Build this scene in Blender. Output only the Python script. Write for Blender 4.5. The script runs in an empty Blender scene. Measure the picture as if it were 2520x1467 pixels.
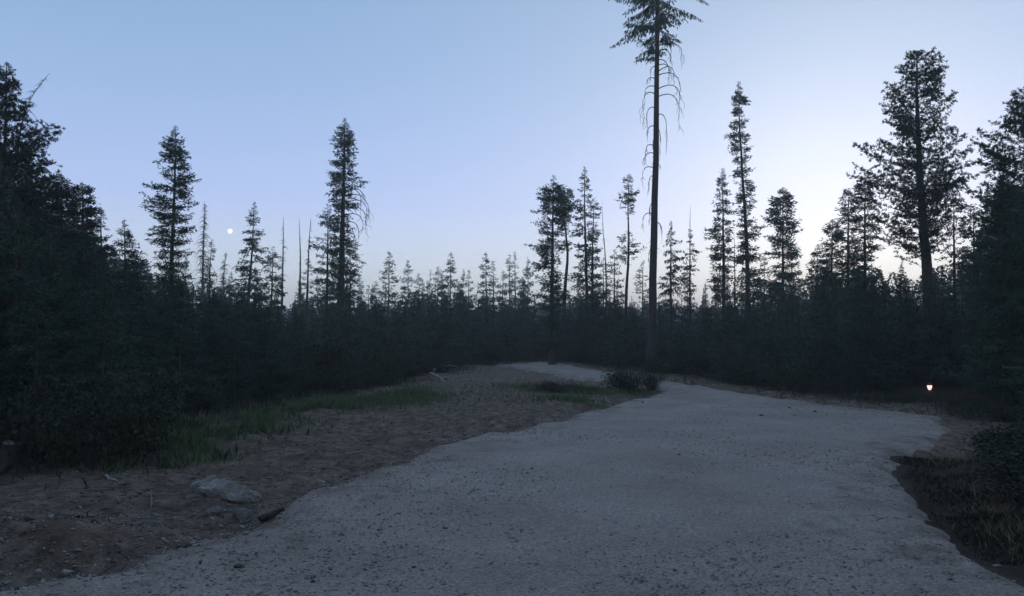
import bpy, math, random
import numpy as np

# ------------------------------------------------------------------ camera
R = math.radians
SC = bpy.context.scene
COL = SC.collection
CAM_H, PITCH, F, CX, CY = 1.7, R(2.2), 1866.0, 1259.5, 733.5   # photo measured on a 2519 px wide copy
cam_d = bpy.data.cameras.new('camera')
cam_d.sensor_width = 36.0
cam_d.lens = 36.0 * F / (2 * CX)
cam_d.clip_start, cam_d.clip_end = 0.05, 6000
cam = bpy.data.objects.new('camera', cam_d)
cam.location = (0, 0, CAM_H)
cam.rotation_euler = (math.pi / 2 + PITCH, 0, 0)
COL.objects.link(cam)
SC.camera = cam

# ------------------------------------------------------------------ sky: dusk, afterglow low on the right
GLOW_AZ = R(24)                      # to the right of straight ahead
world = bpy.data.worlds.new('World')
SC.world = world
world.use_nodes = True
nt = world.node_tree
nt.nodes.clear()
def wn(t, **k):
    n = nt.nodes.new(t)
    for a, b in k.items():
        setattr(n, a, b)
    return n
w_out = wn('ShaderNodeOutputWorld')
tc = wn('ShaderNodeTexCoord')
sep = wn('ShaderNodeSeparateXYZ')
nt.links.new(tc.outputs['Generated'], sep.inputs[0])
ramp = wn('ShaderNodeValToRGB')
ramp.color_ramp.interpolation = 'B_SPLINE'
STOPS = [(0.0, (.96, 1.0, 1.22)), (.06, (.83, .92, 1.2)), (.16, (.50, .625, .99)), (.32, (.305, .475, .735)),
         (.50, (.245, .395, .62)), (1.0, (.18, .30, .49))]
el = ramp.color_ramp.elements
while len(el) < len(STOPS):
    el.new(0.5)
for e, (p, c) in zip(el, STOPS):
    e.position = p
    e.color = (*c, 1)
nt.links.new(sep.outputs['Z'], ramp.inputs[0])
dot = wn('ShaderNodeVectorMath', operation='DOT_PRODUCT')
dot.inputs[1].default_value = (math.sin(GLOW_AZ), math.cos(GLOW_AZ), 0.08)
nt.links.new(tc.outputs['Generated'], dot.inputs[0])
mx = wn('ShaderNodeMath', operation='MAXIMUM')
mx.inputs[1].default_value = 0.0
nt.links.new(dot.outputs['Value'], mx.inputs[0])
def glow(power, col):
    p = wn('ShaderNodeMath', operation='POWER')
    p.inputs[1].default_value = power
    nt.links.new(mx.outputs[0], p.inputs[0])
    v = wn('ShaderNodeVectorMath', operation='SCALE')
    v.inputs[0].default_value = col
    nt.links.new(p.outputs[0], v.inputs['Scale'])
    return v
g1 = glow(8.0, (.24, .19, .12))
g2 = glow(38.0, (.38, .33, .22))
ad1 = wn('ShaderNodeVectorMath', operation='ADD')
ad2 = wn('ShaderNodeVectorMath', operation='ADD')
nt.links.new(g1.outputs[0], ad1.inputs[0]); nt.links.new(g2.outputs[0], ad1.inputs[1])
nt.links.new(ad1.outputs[0], ad2.inputs[0]); nt.links.new(ramp.outputs[0], ad2.inputs[1])
bg_dusk = wn('ShaderNodeBackground')
bg_dusk.inputs['Strength'].default_value = 1.0
nt.links.new(ad2.outputs[0], bg_dusk.inputs['Color'])
sky = wn('ShaderNodeTexSky', sky_type='NISHITA')
sky.sun_disc = False
sky.sun_elevation = R(1.0)
sky.sun_rotation = GLOW_AZ
sky.ozone_density = 4.0
sky.dust_density = 0.4
bg_sky = wn('ShaderNodeBackground')
bg_sky.inputs['Strength'].default_value = 0.05
nt.links.new(sky.outputs[0], bg_sky.inputs['Color'])
add_sh = wn('ShaderNodeAddShader')
nt.links.new(bg_dusk.outputs[0], add_sh.inputs[0]); nt.links.new(bg_sky.outputs[0], add_sh.inputs[1])
nt.links.new(add_sh.outputs[0], w_out.inputs['Surface'])

# the sun is down: only a very soft remnant from the afterglow
sun_d = bpy.data.lights.new('sun', 'SUN')
sun_d.energy, sun_d.angle, sun_d.color = 0.06, R(20), (1.0, .88, .78)
sun = bpy.data.objects.new('sun', sun_d)
sun.rotation_euler = (math.pi / 2 - R(6), 0, math.pi - GLOW_AZ)
COL.objects.link(sun)

SC.view_settings.view_transform = 'Standard'
SC.view_settings.look = 'None'
SC.view_settings.exposure = 0.0
SC.view_settings.gamma = 1.0
SC.view_settings.use_curve_mapping = False
SC.render.filter_size = 2.1
SC.cycles.max_bounces = 6
SC.cycles.diffuse_bounces = 3
SC.cycles.volume_bounces = 1
SC.cycles.use_denoising = True

# ------------------------------------------------------------------ helpers
rng = np.random.default_rng(7)
random.seed(7)

def ray(px, py):
    x, u = (px - CX) / F, (CY - py) / F
    dy = math.cos(PITCH) - u * math.sin(PITCH)
    dz = math.sin(PITCH) + u * math.cos(PITCH)
    return x / dy, dz / dy
def on_ground(px, py):
    dx, dz = ray(px, py)
    Y = -CAM_H / dz
    return dx * Y, Y
def at(px, py, Y):
    dx, dz = ray(px, py)
    return dx * Y, Y, CAM_H + dz * Y

def _hash(ix, iy, seed):
    h = (ix.astype(np.int64) * 374761393 + iy.astype(np.int64) * 668265263 + seed * 974634777) & 0x7fffffff
    h = ((h ^ (h >> 13)) * 1274126177) & 0x7fffffff
    return ((h ^ (h >> 16)) & 0xffff) / 65535.0
def vnoise(x, y, seed=0):
    x, y = np.asarray(x, float), np.asarray(y, float)
    ix, iy = np.floor(x), np.floor(y)
    fx, fy = x - ix, y - iy
    fx, fy = fx * fx * (3 - 2 * fx), fy * fy * (3 - 2 * fy)
    a, b = _hash(ix, iy, seed), _hash(ix + 1, iy, seed)
    c, d = _hash(ix, iy + 1, seed), _hash(ix + 1, iy + 1, seed)
    return (a * (1 - fx) + b * fx) * (1 - fy) + (c * (1 - fx) + d * fx) * fy - 0.5
def fbm(x, y, s, seed=0, octs=3):
    out, a = 0, 1.0
    for o in range(octs):
        out = out + a * vnoise(np.asarray(x) / s + o * 17.3, np.asarray(y) / s - o * 9.1, seed + o)
        a *= .5; s *= .5
    return out
def sstep(a, b, t):
    t = np.clip((t - a) / (b - a), 0, 1)
    return t * t * (3 - 2 * t)

def prop(o, label=None, cat=None, group=None, kind=None):
    if label: o['label'] = label
    if cat: o['category'] = cat
    if group: o['group'] = group
    if kind: o['kind'] = kind
    return o
def link(name, data, parent=None):
    o = bpy.data.objects.new(name, data)
    COL.objects.link(o)
    if parent: o.parent = parent
    return o
def empty(name, loc=(0, 0, 0)):
    o = link(name, None)
    o.empty_display_size = .2
    o.location = loc
    return o
def np_mesh(name, V, Fq, mat, smooth=False):
    """V (n,3), Fq (m,k) faces all with k corners"""
    V = np.asarray(V, np.float32); Fq = np.asarray(Fq, np.int32)
    me = bpy.data.meshes.new(name)
    k = Fq.shape[1]
    me.vertices.add(len(V)); me.vertices.foreach_set('co', V.ravel())
    me.loops.add(Fq.size); me.loops.foreach_set('vertex_index', Fq.ravel())
    me.polygons.add(len(Fq)); me.polygons.foreach_set('loop_start', np.arange(0, Fq.size, k, dtype=np.int32))
    me.update(calc_edges=True)
    me.materials.append(mat)
    if smooth:
        me.polygons.foreach_set('use_smooth', np.ones(len(Fq), bool))
    return me

class Tubes:
    """tapered tubes of quads along polylines, collected into one mesh"""
    def __init__(s): s.V, s.F, s.n = [], [], 0
    def add(s, P, rad, sides=6):
        P = np.asarray(P, float); n = len(P)
        rad = np.broadcast_to(np.asarray(rad, float), (n,))
        T = np.gradient(P, axis=0)
        T /= np.linalg.norm(T, axis=1)[:, None] + 1e-9
        ref = np.where(np.abs(T[:, 2:3]) > .9, [[1., 0, 0]], [[0, 0, 1.]])
        U = np.cross(T, ref); U /= np.linalg.norm(U, axis=1)[:, None] + 1e-9
        W = np.cross(T, U)
        a = np.arange(sides) * 2 * np.pi / sides
        ring = P[:, None] + rad[:, None, None] * (np.cos(a)[None, :, None] * U[:, None] + np.sin(a)[None, :, None] * W[:, None])
        s.V.append(ring.reshape(-1, 3))
        i = np.arange(n - 1)[:, None] * sides; j = np.arange(sides)[None]; j2 = (j + 1) % sides
        f = np.stack([i + j, i + j2, i + sides + j2, i + sides + j], -1).reshape(-1, 4) + s.n
        s.F.append(f); s.n += n * sides
    def join(s, o):
        for v, f in zip(o.V, o.F):
            s.V.append(v); s.F.append(f + s.n)
        s.n += o.n
    def mesh(s, name, mat): return np_mesh(name, np.concatenate(s.V), np.concatenate(s.F), mat, True)

# ------------------------------------------------------------------ materials
def material(name, build):
    m = bpy.data.materials.new(name)
    m.use_nodes = True
    n = m.node_tree.nodes; l = m.node_tree.links
    b = n['Principled BSDF']
    b.inputs['Specular IOR Level'].default_value = .25
    build(m, n, l, b)
    return m
def noise_col(n, l, b, scale, stops, detail=6, coord='Object', bump=0, bscale=None, rough=.9, dist=.02):
    t = n.new('ShaderNodeTexCoord')
    x = n.new('ShaderNodeTexNoise')
    x.inputs['Scale'].default_value = scale; x.inputs['Detail'].default_value = detail
    x.inputs['Roughness'].default_value = .65
    l.new(t.outputs[coord], x.inputs['Vector'])
    r = n.new('ShaderNodeValToRGB')
    e = r.color_ramp.elements
    while len(e) < len(stops): e.new(.5)
    for q, (p, c) in zip(e, stops):
        q.position = p; q.color = (*c, 1)
    l.new(x.outputs['Fac'], r.inputs[0])
    l.new(r.outputs[0], b.inputs['Base Color'])
    b.inputs['Roughness'].default_value = rough
    if bump:
        y = n.new('ShaderNodeTexNoise')
        y.inputs['Scale'].default_value = bscale or scale * 4; y.inputs['Detail'].default_value = 5
        l.new(t.outputs[coord], y.inputs['Vector'])
        bp = n.new('ShaderNodeBump')
        bp.inputs['Strength'].default_value = bump; bp.inputs['Distance'].default_value = dist
        l.new(y.outputs['Fac'], bp.inputs['Height']); l.new(bp.outputs[0], b.inputs['Normal'])
    return r
def simple(name, scale, stops, **k):
    return material(name, lambda m, n, l, b: noise_col(n, l, b, scale, stops, **k))

M_BARK = simple('bark', 9, [(.3, (.034, .028, .024)), (.7, (.075, .062, .054))], bump=.6, bscale=30)
M_DEAD = simple('dead_wood', 12, [(.3, (.09, .08, .072)), (.7, (.17, .155, .14))], bump=.4, bscale=40)
M_PALEWOOD = simple('bleached_wood', 14, [(.3, (.22, .20, .18)), (.7, (.40, .38, .34))], bump=.4, bscale=40)
def needles(name, c0, c1):
    def f(m, n, l, b):
        r = noise_col(n, l, b, 1.6, [(.25, c0), (.75, c1)], detail=4, rough=.75)
        # every tree slightly different
        oi = n.new('ShaderNodeObjectInfo')
        h = n.new('ShaderNodeHueSaturation')
        mr = n.new('ShaderNodeMapRange')
        mr.inputs['To Min'].default_value = .75; mr.inputs['To Max'].default_value = 1.3
        l.new(oi.outputs['Random'], mr.inputs[0]); l.new(mr.outputs[0], h.inputs['Value'])
        l.new(r.outputs[0], h.inputs['Color']); l.new(h.outputs[0], b.inputs['Base Color'])
    return material(name, f)
M_FIR = needles('fir_needles', (.020, .040, .024), (.052, .096, .060))
M_PINE = needles('pine_needles', (.024, .042, .028), (.060, .096, .066))
M_LEAF = needles('shrub_leaves', (.018, .023, .011), (.040, .048, .022))
M_GRASS = needles('grass_blades', (.050, .080, .030), (.13, .18, .075))
M_DRY = needles('dry_grass', (.12, .085, .05), (.26, .19, .11))
M_STONE = simple('pale_stone', 20, [(.3, (.22, .19, .165)), (.7, (.42, .375, .33))], bump=.4, bscale=60)
M_DARKSTONE = simple('dark_stone', 20, [(.3, (.05, .048, .045)), (.7, (.10, .095, .09))], bump=.4, bscale=60)

def b_ground(m, n, l, b):
    t = n.new('ShaderNodeTexCoord')
    def noise(sc, det=6, ro=.65):
        x = n.new('ShaderNodeTexNoise')
        x.inputs['Scale'].default_value = sc; x.inputs['Detail'].default_value = det; x.inputs['Roughness'].default_value = ro
        l.new(t.outputs['Object'], x.inputs['Vector']); return x
    def rmp(src, stops):
        r = n.new('ShaderNodeValToRGB'); e = r.color_ramp.elements
        while len(e) < len(stops): e.new(.5)
        for q, (p, c) in zip(e, stops): q.position = p; q.color = (*c, 1)
        l.new(src, r.inputs[0]); return r
    big, mid, fine = noise(.7), noise(5), noise(45, 4)
    dirt = rmp(mid.outputs['Fac'], [(.30, (.090, .060, .043)), (.5, (.20, .140, .104)), (.70, (.33, .25, .19))])
    duff = rmp(fine.outputs['Fac'], [(.3, (.024, .018, .013)), (.7, (.085, .062, .045))])
    at_ = n.new('ShaderNodeAttribute'); at_.attribute_name = 'forest'
    ad = n.new('ShaderNodeMath'); ad.operation = 'ADD'
    sb = n.new('ShaderNodeMath'); sb.operation = 'MULTIPLY_ADD'; sb.inputs[1].default_value = .9; sb.inputs[2].default_value = -.45
    l.new(big.outputs['Fac'], sb.inputs[0]); l.new(sb.outputs[0], ad.inputs[0]); l.new(at_.outputs['Fac'], ad.inputs[1])
    ad.use_clamp = True
    mixc = n.new('ShaderNodeMix'); mixc.data_type = 'RGBA'
    l.new(ad.outputs[0], mixc.inputs['Factor']); l.new(dirt.outputs[0], mixc.inputs['A']); l.new(duff.outputs[0], mixc.inputs['B'])
    mul = n.new('ShaderNodeMix'); mul.data_type = 'RGBA'; mul.blend_type = 'MULTIPLY'; mul.inputs['Factor'].default_value = .6
    f2 = rmp(fine.outputs['Fac'], [(.3, (.45, .45, .45)), (.7, (1.3, 1.3, 1.3))])
    l.new(mixc.outputs['Result'], mul.inputs['A']); l.new(f2.outputs[0], mul.inputs['B'])
    l.new(mul.outputs['Result'], b.inputs['Base Color'])
    b.inputs['Roughness'].default_value = 1
    b.inputs['Specular IOR Level'].default_value = .1
    bp = n.new('ShaderNodeBump'); bp.inputs['Strength'].default_value = .9; bp.inputs['Distance'].default_value = .04
    l.new(fine.outputs['Fac'], bp.inputs['Height']); l.new(bp.outputs[0], b.inputs['Normal'])
M_GROUND = material('dirt_and_duff', b_ground)

def b_gravel(m, n, l, b):
    t = n.new('ShaderNodeTexCoord')
    v = n.new('ShaderNodeTexVoronoi'); v.inputs['Scale'].default_value = 60
    l.new(t.outputs['Object'], v.inputs['Vector'])
    big = n.new('ShaderNodeTexNoise'); big.inputs['Scale'].default_value = .8; big.inputs['Detail'].default_value = 5
    l.new(t.outputs['Object'], big.inputs['Vector'])
    fine = n.new('ShaderNodeTexNoise'); fine.inputs['Scale'].default_value = 38; fine.inputs['Detail'].default_value = 6
    l.new(t.outputs['Object'], fine.inputs['Vector'])
    r1 = n.new('ShaderNodeValToRGB'); e = r1.color_ramp.elements
    e[0].position, e[0].color = .3, (.285, .226, .188, 1); e[1].position, e[1].color = .7, (.395, .318, .268, 1)
    l.new(big.outputs['Fac'], r1.inputs[0])
    sp = n.new('ShaderNodeSeparateColor'); l.new(v.outputs['Color'], sp.inputs[0])
    r2 = n.new('ShaderNodeValToRGB'); e = r2.color_ramp.elements
    e[0].position, e[0].color = 0, (.84, .84, .84, 1); e[1].position, e[1].color = 1, (1.16, 1.16, 1.16, 1)
    l.new(sp.outputs['Red'], r2.inputs[0])
    mul = n.new('ShaderNodeMix'); mul.data_type = 'RGBA'; mul.blend_type = 'MULTIPLY'; mul.inputs['Factor'].default_value = 1
    l.new(r1.outputs[0], mul.inputs['A']); l.new(r2.outputs[0], mul.inputs['B'])
    mul2 = n.new('ShaderNodeMix'); mul2.data_type = 'RGBA'; mul2.blend_type = 'MULTIPLY'; mul2.inputs['Factor'].default_value = .8
    r3 = n.new('ShaderNodeValToRGB'); e = r3.color_ramp.elements
    e[0].position, e[0].color = .35, (.66, .66, .66, 1); e[1].position, e[1].color = .65, (1.22, 1.22, 1.22, 1)
    l.new(fine.outputs['Fac'], r3.inputs[0])
    l.new(mul.outputs['Result'], mul2.inputs['A']); l.new(r3.outputs[0], mul2.inputs['B'])
    ia = n.new('ShaderNodeAttribute'); ia.attribute_name = 'inward'
    pn = n.new('ShaderNodeTexNoise'); pn.inputs['Scale'].default_value = 2.2; pn.inputs['Detail'].default_value = 8; pn.inputs['Roughness'].default_value = .7
    l.new(t.outputs['Object'], pn.inputs['Vector'])
    m1 = n.new('ShaderNodeMath'); m1.operation = 'MULTIPLY_ADD'; m1.inputs[1].default_value = 3.2; m1.inputs[2].default_value = -1.88
    l.new(pn.outputs['Fac'], m1.inputs[0])
    m2 = n.new('ShaderNodeMath'); m2.operation = 'MULTIPLY_ADD'; m2.inputs[1].default_value = -.42
    l.new(ia.outputs['Fac'], m2.inputs[0]); l.new(m1.outputs[0], m2.inputs[2])
    m3 = n.new('ShaderNodeMapRange'); m3.inputs['From Min'].default_value = -.55; m3.inputs['From Max'].default_value = .1
    l.new(m2.outputs[0], m3.inputs[0])
    wear = n.new('ShaderNodeMix'); wear.data_type = 'RGBA'
    wear.inputs['B'].default_value = (.17, .122, .094, 1)
    l.new(m3.outputs[0], wear.inputs['Factor']); l.new(mul2.outputs['Result'], wear.inputs['A'])
    l.new(wear.outputs['Result'], b.inputs['Base Color'])
    b.inputs['Roughness'].default_value = .8
    b.inputs['Specular IOR Level'].default_value = .22
    bp = n.new('ShaderNodeBump'); bp.inputs['Strength'].default_value = .8; bp.inputs['Distance'].default_value = .014
    l.new(v.outputs['Distance'], bp.inputs['Height']); bp.invert = True
    l.new(bp.outputs[0], b.inputs['Normal'])
M_GRAVEL = material('crushed_gravel', b_gravel)

# ------------------------------------------------------------------ layout polygons (world metres, traced along the ground)
def gpoly(pts): return np.array([on_ground(*p) for p in pts])
ROAD_A = gpoly([(-200, 1460), (60, 1418), (200, 1392), (300, 1395), (345, 1352), (480, 1318), (600, 1292), (700, 1255), (722, 1232), (860, 1180), (950, 1150), (1010, 1120),
                (1090, 1095), (1200, 1060), (1380, 1035), (1500, 996), (1600, 974), (1640, 958), (1600, 950), (1500, 937),
                (1420, 929), (1350, 916), (1265, 906), (1225, 899), (1350, 893), (1420, 902), (1520, 916), (1620, 932),
                (1700, 945), (1850, 965), (1970, 984), (2100, 1003), (2300, 1020), (2325, 1060), (2300, 1092), (2180, 1118),
                (2212, 1180), (2250, 1255), (2340, 1335), (2425, 1385), (2500, 1440)])
ROAD = np.vstack([[(-3.0, -8), (-3.1, 2)], [(-3.6, 3.6)], ROAD_A, [(3.3, 3.4), (3.6, 0), (3.8, -8)]])
def sdf_poly(P, x, y):
    x, y = np.asarray(x, float), np.asarray(y, float)
    d = np.full(x.shape, 1e9); ins = np.zeros(x.shape, bool)
    for (ax, ay), (bx, by) in zip(P, np.roll(P, -1, 0)):
        ex, ey = bx - ax, by - ay
        t = np.clip(((x - ax) * ex + (y - ay) * ey) / (ex * ex + ey * ey + 1e-12), 0, 1)
        d = np.minimum(d, (x - ax - t * ex) ** 2 + (y - ay - t * ey) ** 2)
        c = ((ay > y) != (by > y))
        ins ^= c & (x < (bx - ax) * (y - ay) / ((by - ay) if by != ay else 1e-12) + ax)
    return np.where(ins, 1, -1) * np.sqrt(d)
def road_sdf(x, y):
    w = np.where(np.asarray(x) > 2.5, .55, 1.0)
    return sdf_poly(ROAD, x, y) + w * (.24 * fbm(x, y, .9, 31, 3) + .22 * fbm(x, y, .3, 41, 3))

EDGE = np.array([(-30, 6), (-10, 8.0), (-6.3, 9.4), (-5.0, 10.8), (-5.3, 14), (-5.5, 18), (-4.6, 22), (-3.7, 26), (-2.2, 33), (-.3, 38), (2.2, 39),
                 (3.6, 35.5), (5.0, 31.5), (6.2, 26.5), (7.3, 22.5), (8.6, 19), (9.4, 16.6), (10.1, 14.2), (11.5, 12), (14, 8), (30, 4)])
FOREST = np.vstack([EDGE, [(400, 4), (400, 400), (-400, 400), (-400, 6)]])
BANK = np.array([(5.1, 10.1), (4.4, 8.4), (3.7, 7.0), (3.4, 5.6), (3.5, 4), (4.0, 0), (20, 0), (20, 9), (9.5, 12.4), (8.5, 11.6), (8.2, 10.6)])
VERGE = np.array([(7.7, 10.4), (8.3, 12.5), (8.6, 14.4), (8.9, 16.2), (12, 15), (16, 9), (11, 9)])
def ground_h(x, y):
    x, y = np.asarray(x, float), np.asarray(y, float)
    far = np.exp(-np.hypot(x, y - 12) / 60)
    h = .16 * far * fbm(x, y, 3.2, 3, 3) + .10 * far * fbm(x, y, .5, 9, 4)
    s = sdf_poly(ROAD, x, y)
    h = h * (1 - .75 * sstep(-.2, .6, s))                       # levelled under the road
    h = h - .07 * np.exp(-((s + .35) / .3) ** 2)                # shallow ditch along the edge
    h = h + .35 * sstep(.1, 2.0, sdf_poly(BANK, x, y))          # bank on the right
    h = h + .22 * np.exp(-(((x + 3.9) / .8) ** 2 + ((y - 6.2) / .5) ** 2))  # spoil heap on the left
    return h - .02

# ------------------------------------------------------------------ ground sheet
def axis(lo, a, b, hi, fine, grow=1.16):
    mid = list(np.arange(a, b, fine)); st = fine; out = [b]
    while out[-1] < hi: st *= grow; out.append(out[-1] + st)
    st = fine; low = [a - fine]
    while low[-1] > lo: st *= grow; low.append(low[-1] - st)
    return np.array(low[::-1] + mid + out)
gx, gy = axis(-430, -9, 11, 430, .1), axis(-40, 1.5, 20, 560, .1, 1.1)
X, Y = np.meshgrid(gx, gy)
Z = ground_h(X, Y)
def grid_faces(ny, nx, keep=None):
    i = np.arange(ny - 1)[:, None] * nx + np.arange(nx - 1)[None]
    f = np.stack([i, i + 1, i + nx + 1, i + nx], -1)
    return f.reshape(-1, 4) if keep is None else f[keep]
me = np_mesh('ground', np.stack([X, Y, Z], -1).reshape(-1, 3), grid_faces(*X.shape), M_GROUND, True)
fa = me.attributes.new('forest', 'FLOAT', 'POINT')
fv = np.maximum(sstep(-1.3, .5, sdf_poly(FOREST, X, Y)), sstep(-.5, .1, sdf_poly(BANK, X, Y)))
fv = np.maximum(fv, sstep(-.3, .3, sdf_poly(VERGE, X, Y)))
fa.data.foreach_set('value', fv.astype(np.float32).ravel())
prop(link('ground', me), kind='structure')

# ------------------------------------------------------------------ gravel road, a low fill above the dirt
rx, ry = np.arange(-4.2, 10.2, .08), np.concatenate([np.arange(-8, 3, .3), np.arange(3, 22, .07), np.arange(22, 40, .12)])
X, Y = np.meshgrid(rx, ry)
S = road_sdf(X, Y)
Z = ground_h(X, Y) + .085 * sstep(-.2, .16, S) - .045 + .02 * fbm(X, Y, 1.7, 55, 2) + .012 * fbm(X, Y, .16, 65, 2)
Sc = np.minimum.reduce([S[:-1, :-1], S[1:, :-1], S[:-1, 1:], S[1:, 1:]])
me = np_mesh('gravel_road', np.stack([X, Y, Z], -1).reshape(-1, 3), grid_faces(*X.shape, Sc > -.25), M_GRAVEL, True)
ea = me.attributes.new('inward', 'FLOAT', 'POINT'); ea.data.foreach_set('value', S.astype(np.float32).ravel())
prop(link('gravel_road', me), kind='structure')
def surf_h(x, y):
    x, y = np.asarray(x, float), np.asarray(y, float)
    g = ground_h(x, y); s = road_sdf(x, y)
    return np.where(s > -.2, np.maximum(g, g + .085 * sstep(-.2, .16, s) - .045), g)

# far wooded ridge
hx = np.linspace(-420, 440, 200); hy = np.linspace(0, 1, 14)
X, T = np.meshgrid(hx, hy)
top = 13 + 5 * fbm(X, X * 0, 160, 5, 2) + 5 * np.exp(-((X - 33) / 24) ** 2) + 2.2 * vnoise(X / 5, X * 0, 8)
Y = 380 + T * 160
Z = np.sin(T * math.pi) * top - 1.5 * (T < .01) + .8 * vnoise(X / 6, Y / 6, 12)
me = np_mesh('hill', np.stack([X, Y, Z], -1).reshape(-1, 3), grid_faces(*X.shape),
             simple('far_forest', .12, [(.3, (.020, .032, .026)), (.7, (.045, .065, .050))], rough=1), True)
prop(link('hill', me), kind='structure')

# ------------------------------------------------------------------ conifers
def kites(B, D, ln, wd):
    n = len(B)
    rv = rng.normal(size=(n, 3))
    S = np.cross(D, rv); S /= np.linalg.norm(S, axis=1)[:, None] + 1e-9
    ln = np.asarray(ln)[:, None]; wd = np.asarray(wd)[:, None]
    m = B + D * ln * .45
    V = np.stack([B, m + S * wd, B + D * ln, m - S * wd], 1).reshape(-1, 3)
    return V
KIND = {   #            slope lo/hi  curve   twig z   twig len  leaf from  hang
    'spruce': dict(sl=(-.35, .05), cu=(.05, .25), tz=-.25, tl=.34, u0=.12, hang=.25),
    'fir':    dict(sl=(-.10, .35), cu=(-.15, .2), tz=.0, tl=.36, u0=.12, hang=.0),
    'sparse': dict(sl=(-.45, .35), cu=(-.1, .3), tz=-.05, tl=.30, u0=.15, hang=.1),
    'pine':   dict(sl=(-.25, .75), cu=(.0, .45), tz=.5, tl=.34, u0=.30, hang=-.5),
    'drape':  dict(sl=(-.45, .30), cu=(-.35, .10), tz=-.8, tl=.26, u0=.15, hang=1.0),
}
def crown(kind, cen, zs, rl, rr, ls, dens, gap=0.0, wood_r=.009, wid=.15):
    """cen(z)->(x,y); zs rising heights with left/right reach; returns (kite verts, Tubes)"""
    k = KIND[kind]
    ls0 = ls
    out, tb = [], Tubes()
    z0, z1 = zs[0], zs[-1]
    n = max(6, int((z1 - z0) * dens))
    ph = rng.uniform(0, 7)
    ws = max(.26, .032 * (z1 - z0) + 1.6 * ls0)
    tier = rng.uniform(.78, 1.14, 400); shift = rng.uniform(-.35, .35, 400)
    for i in range(n + (n // 40 if kind == 'pine' else n // 6)):
        z = z0 + (z1 - z0) * ((i + rng.uniform(0, 1)) / n if i < n else 1 - .16 * rng.uniform(0, 1))
        iw = int(z / ws); zw = (iw + .5 + shift[iw % 400]) * ws
        z = min(z + (zw - z) * .3 * min(1, (z1 - z) / (.2 * (z1 - z0))), z1)
        az = rng.uniform(0, 2 * math.pi)
        if gap and math.sin(z * 3.1 + ph) * math.sin(az * 1.5 + z * 1.3 + ph) + rng.normal(0, .35) > 1 - gap:
            continue
        f = (math.cos(az) + 1) / 2
        Rz = np.interp(z, zs, rl) * (1 - f) + np.interp(z, zs, rr) * f
        Rz = Rz * tier[iw % 400] * (1 + .26 * math.sin(3 * az + 9 * tier[iw % 400] * 7))
        ls = ls0 * min(1.0, max(.32, Rz / (3.0 * ls0)))              # finer sprays on the leader
        L = max(Rz * (1.12 * rng.uniform(.3, 1) ** .5), ls * .9)
        sl = rng.uniform(*k['sl']); cu = rng.uniform(*k['cu'])
        tt = (z - z0) / (z1 - z0)
        sl += .45 * max(0, tt - .75) * 2                          # tops point upward
        zb = max(z - L * (sl + cu) * .8, z0 * .7)
        u = np.linspace(0, 1, 6)
        wob = rng.normal(0, .05, 3)
        c = cen(zb)
        dirh = np.array([math.cos(az), math.sin(az), 0])
        perp = np.array([-math.sin(az), math.cos(az), 0])
        def pos(u):
            return (np.array([c[0], c[1], zb])[None] + dirh[None] * (L * u)[:, None] + perp[None] * (L * wob[0] * np.sin(u * 4))[:, None]
                    + np.array([0, 0, 1])[None] * (L * (sl * u + cu * u * u + wob[1] * np.sin(u * 5)))[:, None])
        tb.add(pos(u), wood_r * (.4 + min(L, 2.2) * .6) * (1.05 - u), 3)
        if kind == 'pine':                                         # rounded needle tufts, clear of one another
            nn = max(2, int(L * .75 / (ls * 1.08)))
            un = np.repeat(.28 + .74 * (np.arange(nn) + rng.uniform(0, 1, nn)) / nn, 3)
            side = np.tile([1., -1., 0.], nn)
            tl = (L * .34 * (1.05 - un) + ls * .8) * rng.uniform(.5, 1.25, 3 * nn) * (side != 0)
            T0 = pos(un) + (dirh * .7)[None] * tl[:, None] + perp[None] * (side * tl * .8)[:, None] + np.array([0, 0, 1.])[None] * (tl * rng.uniform(-.1, .9, 3 * nn))[:, None]
            idx = np.repeat(np.arange(3 * nn), 14)
            D = rng.normal(0, .62, (len(idx), 3)) + dirh[None] * .30 + np.array([0, 0, .62])[None]
            D /= np.linalg.norm(D, axis=1)[:, None]
            ll = ls * 1.25 * rng.uniform(.6, 1.2, len(idx))
            out.append(kites(T0[idx] - D * (ll * .12)[:, None], D, ll, ll * .078))
            continue
        nn = max(3, int(L / (ls * .42)))
        un = k['u0'] + (1 - k['u0']) * (np.arange(nn) + rng.uniform(0, 1, nn)) / nn
        un = np.repeat(un, 2); side = np.tile([1., -1.], nn)
        tl = (L * k['tl'] * (1 - un) + ls * .7) * rng.uniform(.5, 1.2, 2 * nn)
        td = dirh[None] * .62 + perp[None] * (side * rng.uniform(.4, 1.0, 2 * nn))[:, None] + np.array([0, 0, 1.])[None] * (k['tz'] + rng.normal(0, .25, 2 * nn))[:, None]
        td /= np.linalg.norm(td, axis=1)[:, None]
        cnt = np.maximum(1, np.ceil(tl / (ls * .55)).astype(int))
        idx = np.repeat(np.arange(2 * nn), cnt)
        fr = rng.uniform(0, 1, len(idx))
        B = pos(un)[idx] + td[idx] * (tl[idx] * fr)[:, None]
        D = td[idx] + rng.normal(0, .45, (len(idx), 3)) + np.array([0, 0, -k['hang']])[None]
        D /= np.linalg.norm(D, axis=1)[:, None]
        ll = ls * rng.uniform(.6, 1.3, len(idx))
        out.append(kites(B, D, ll, ll * wid * rng.uniform(.6, 1.2, len(idx))))
    V = np.concatenate(out)
    return V, tb
def kite_mesh(name, V, mat):
    return np_mesh(name, V, np.arange(len(V)).reshape(-1, 4), mat)

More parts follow.
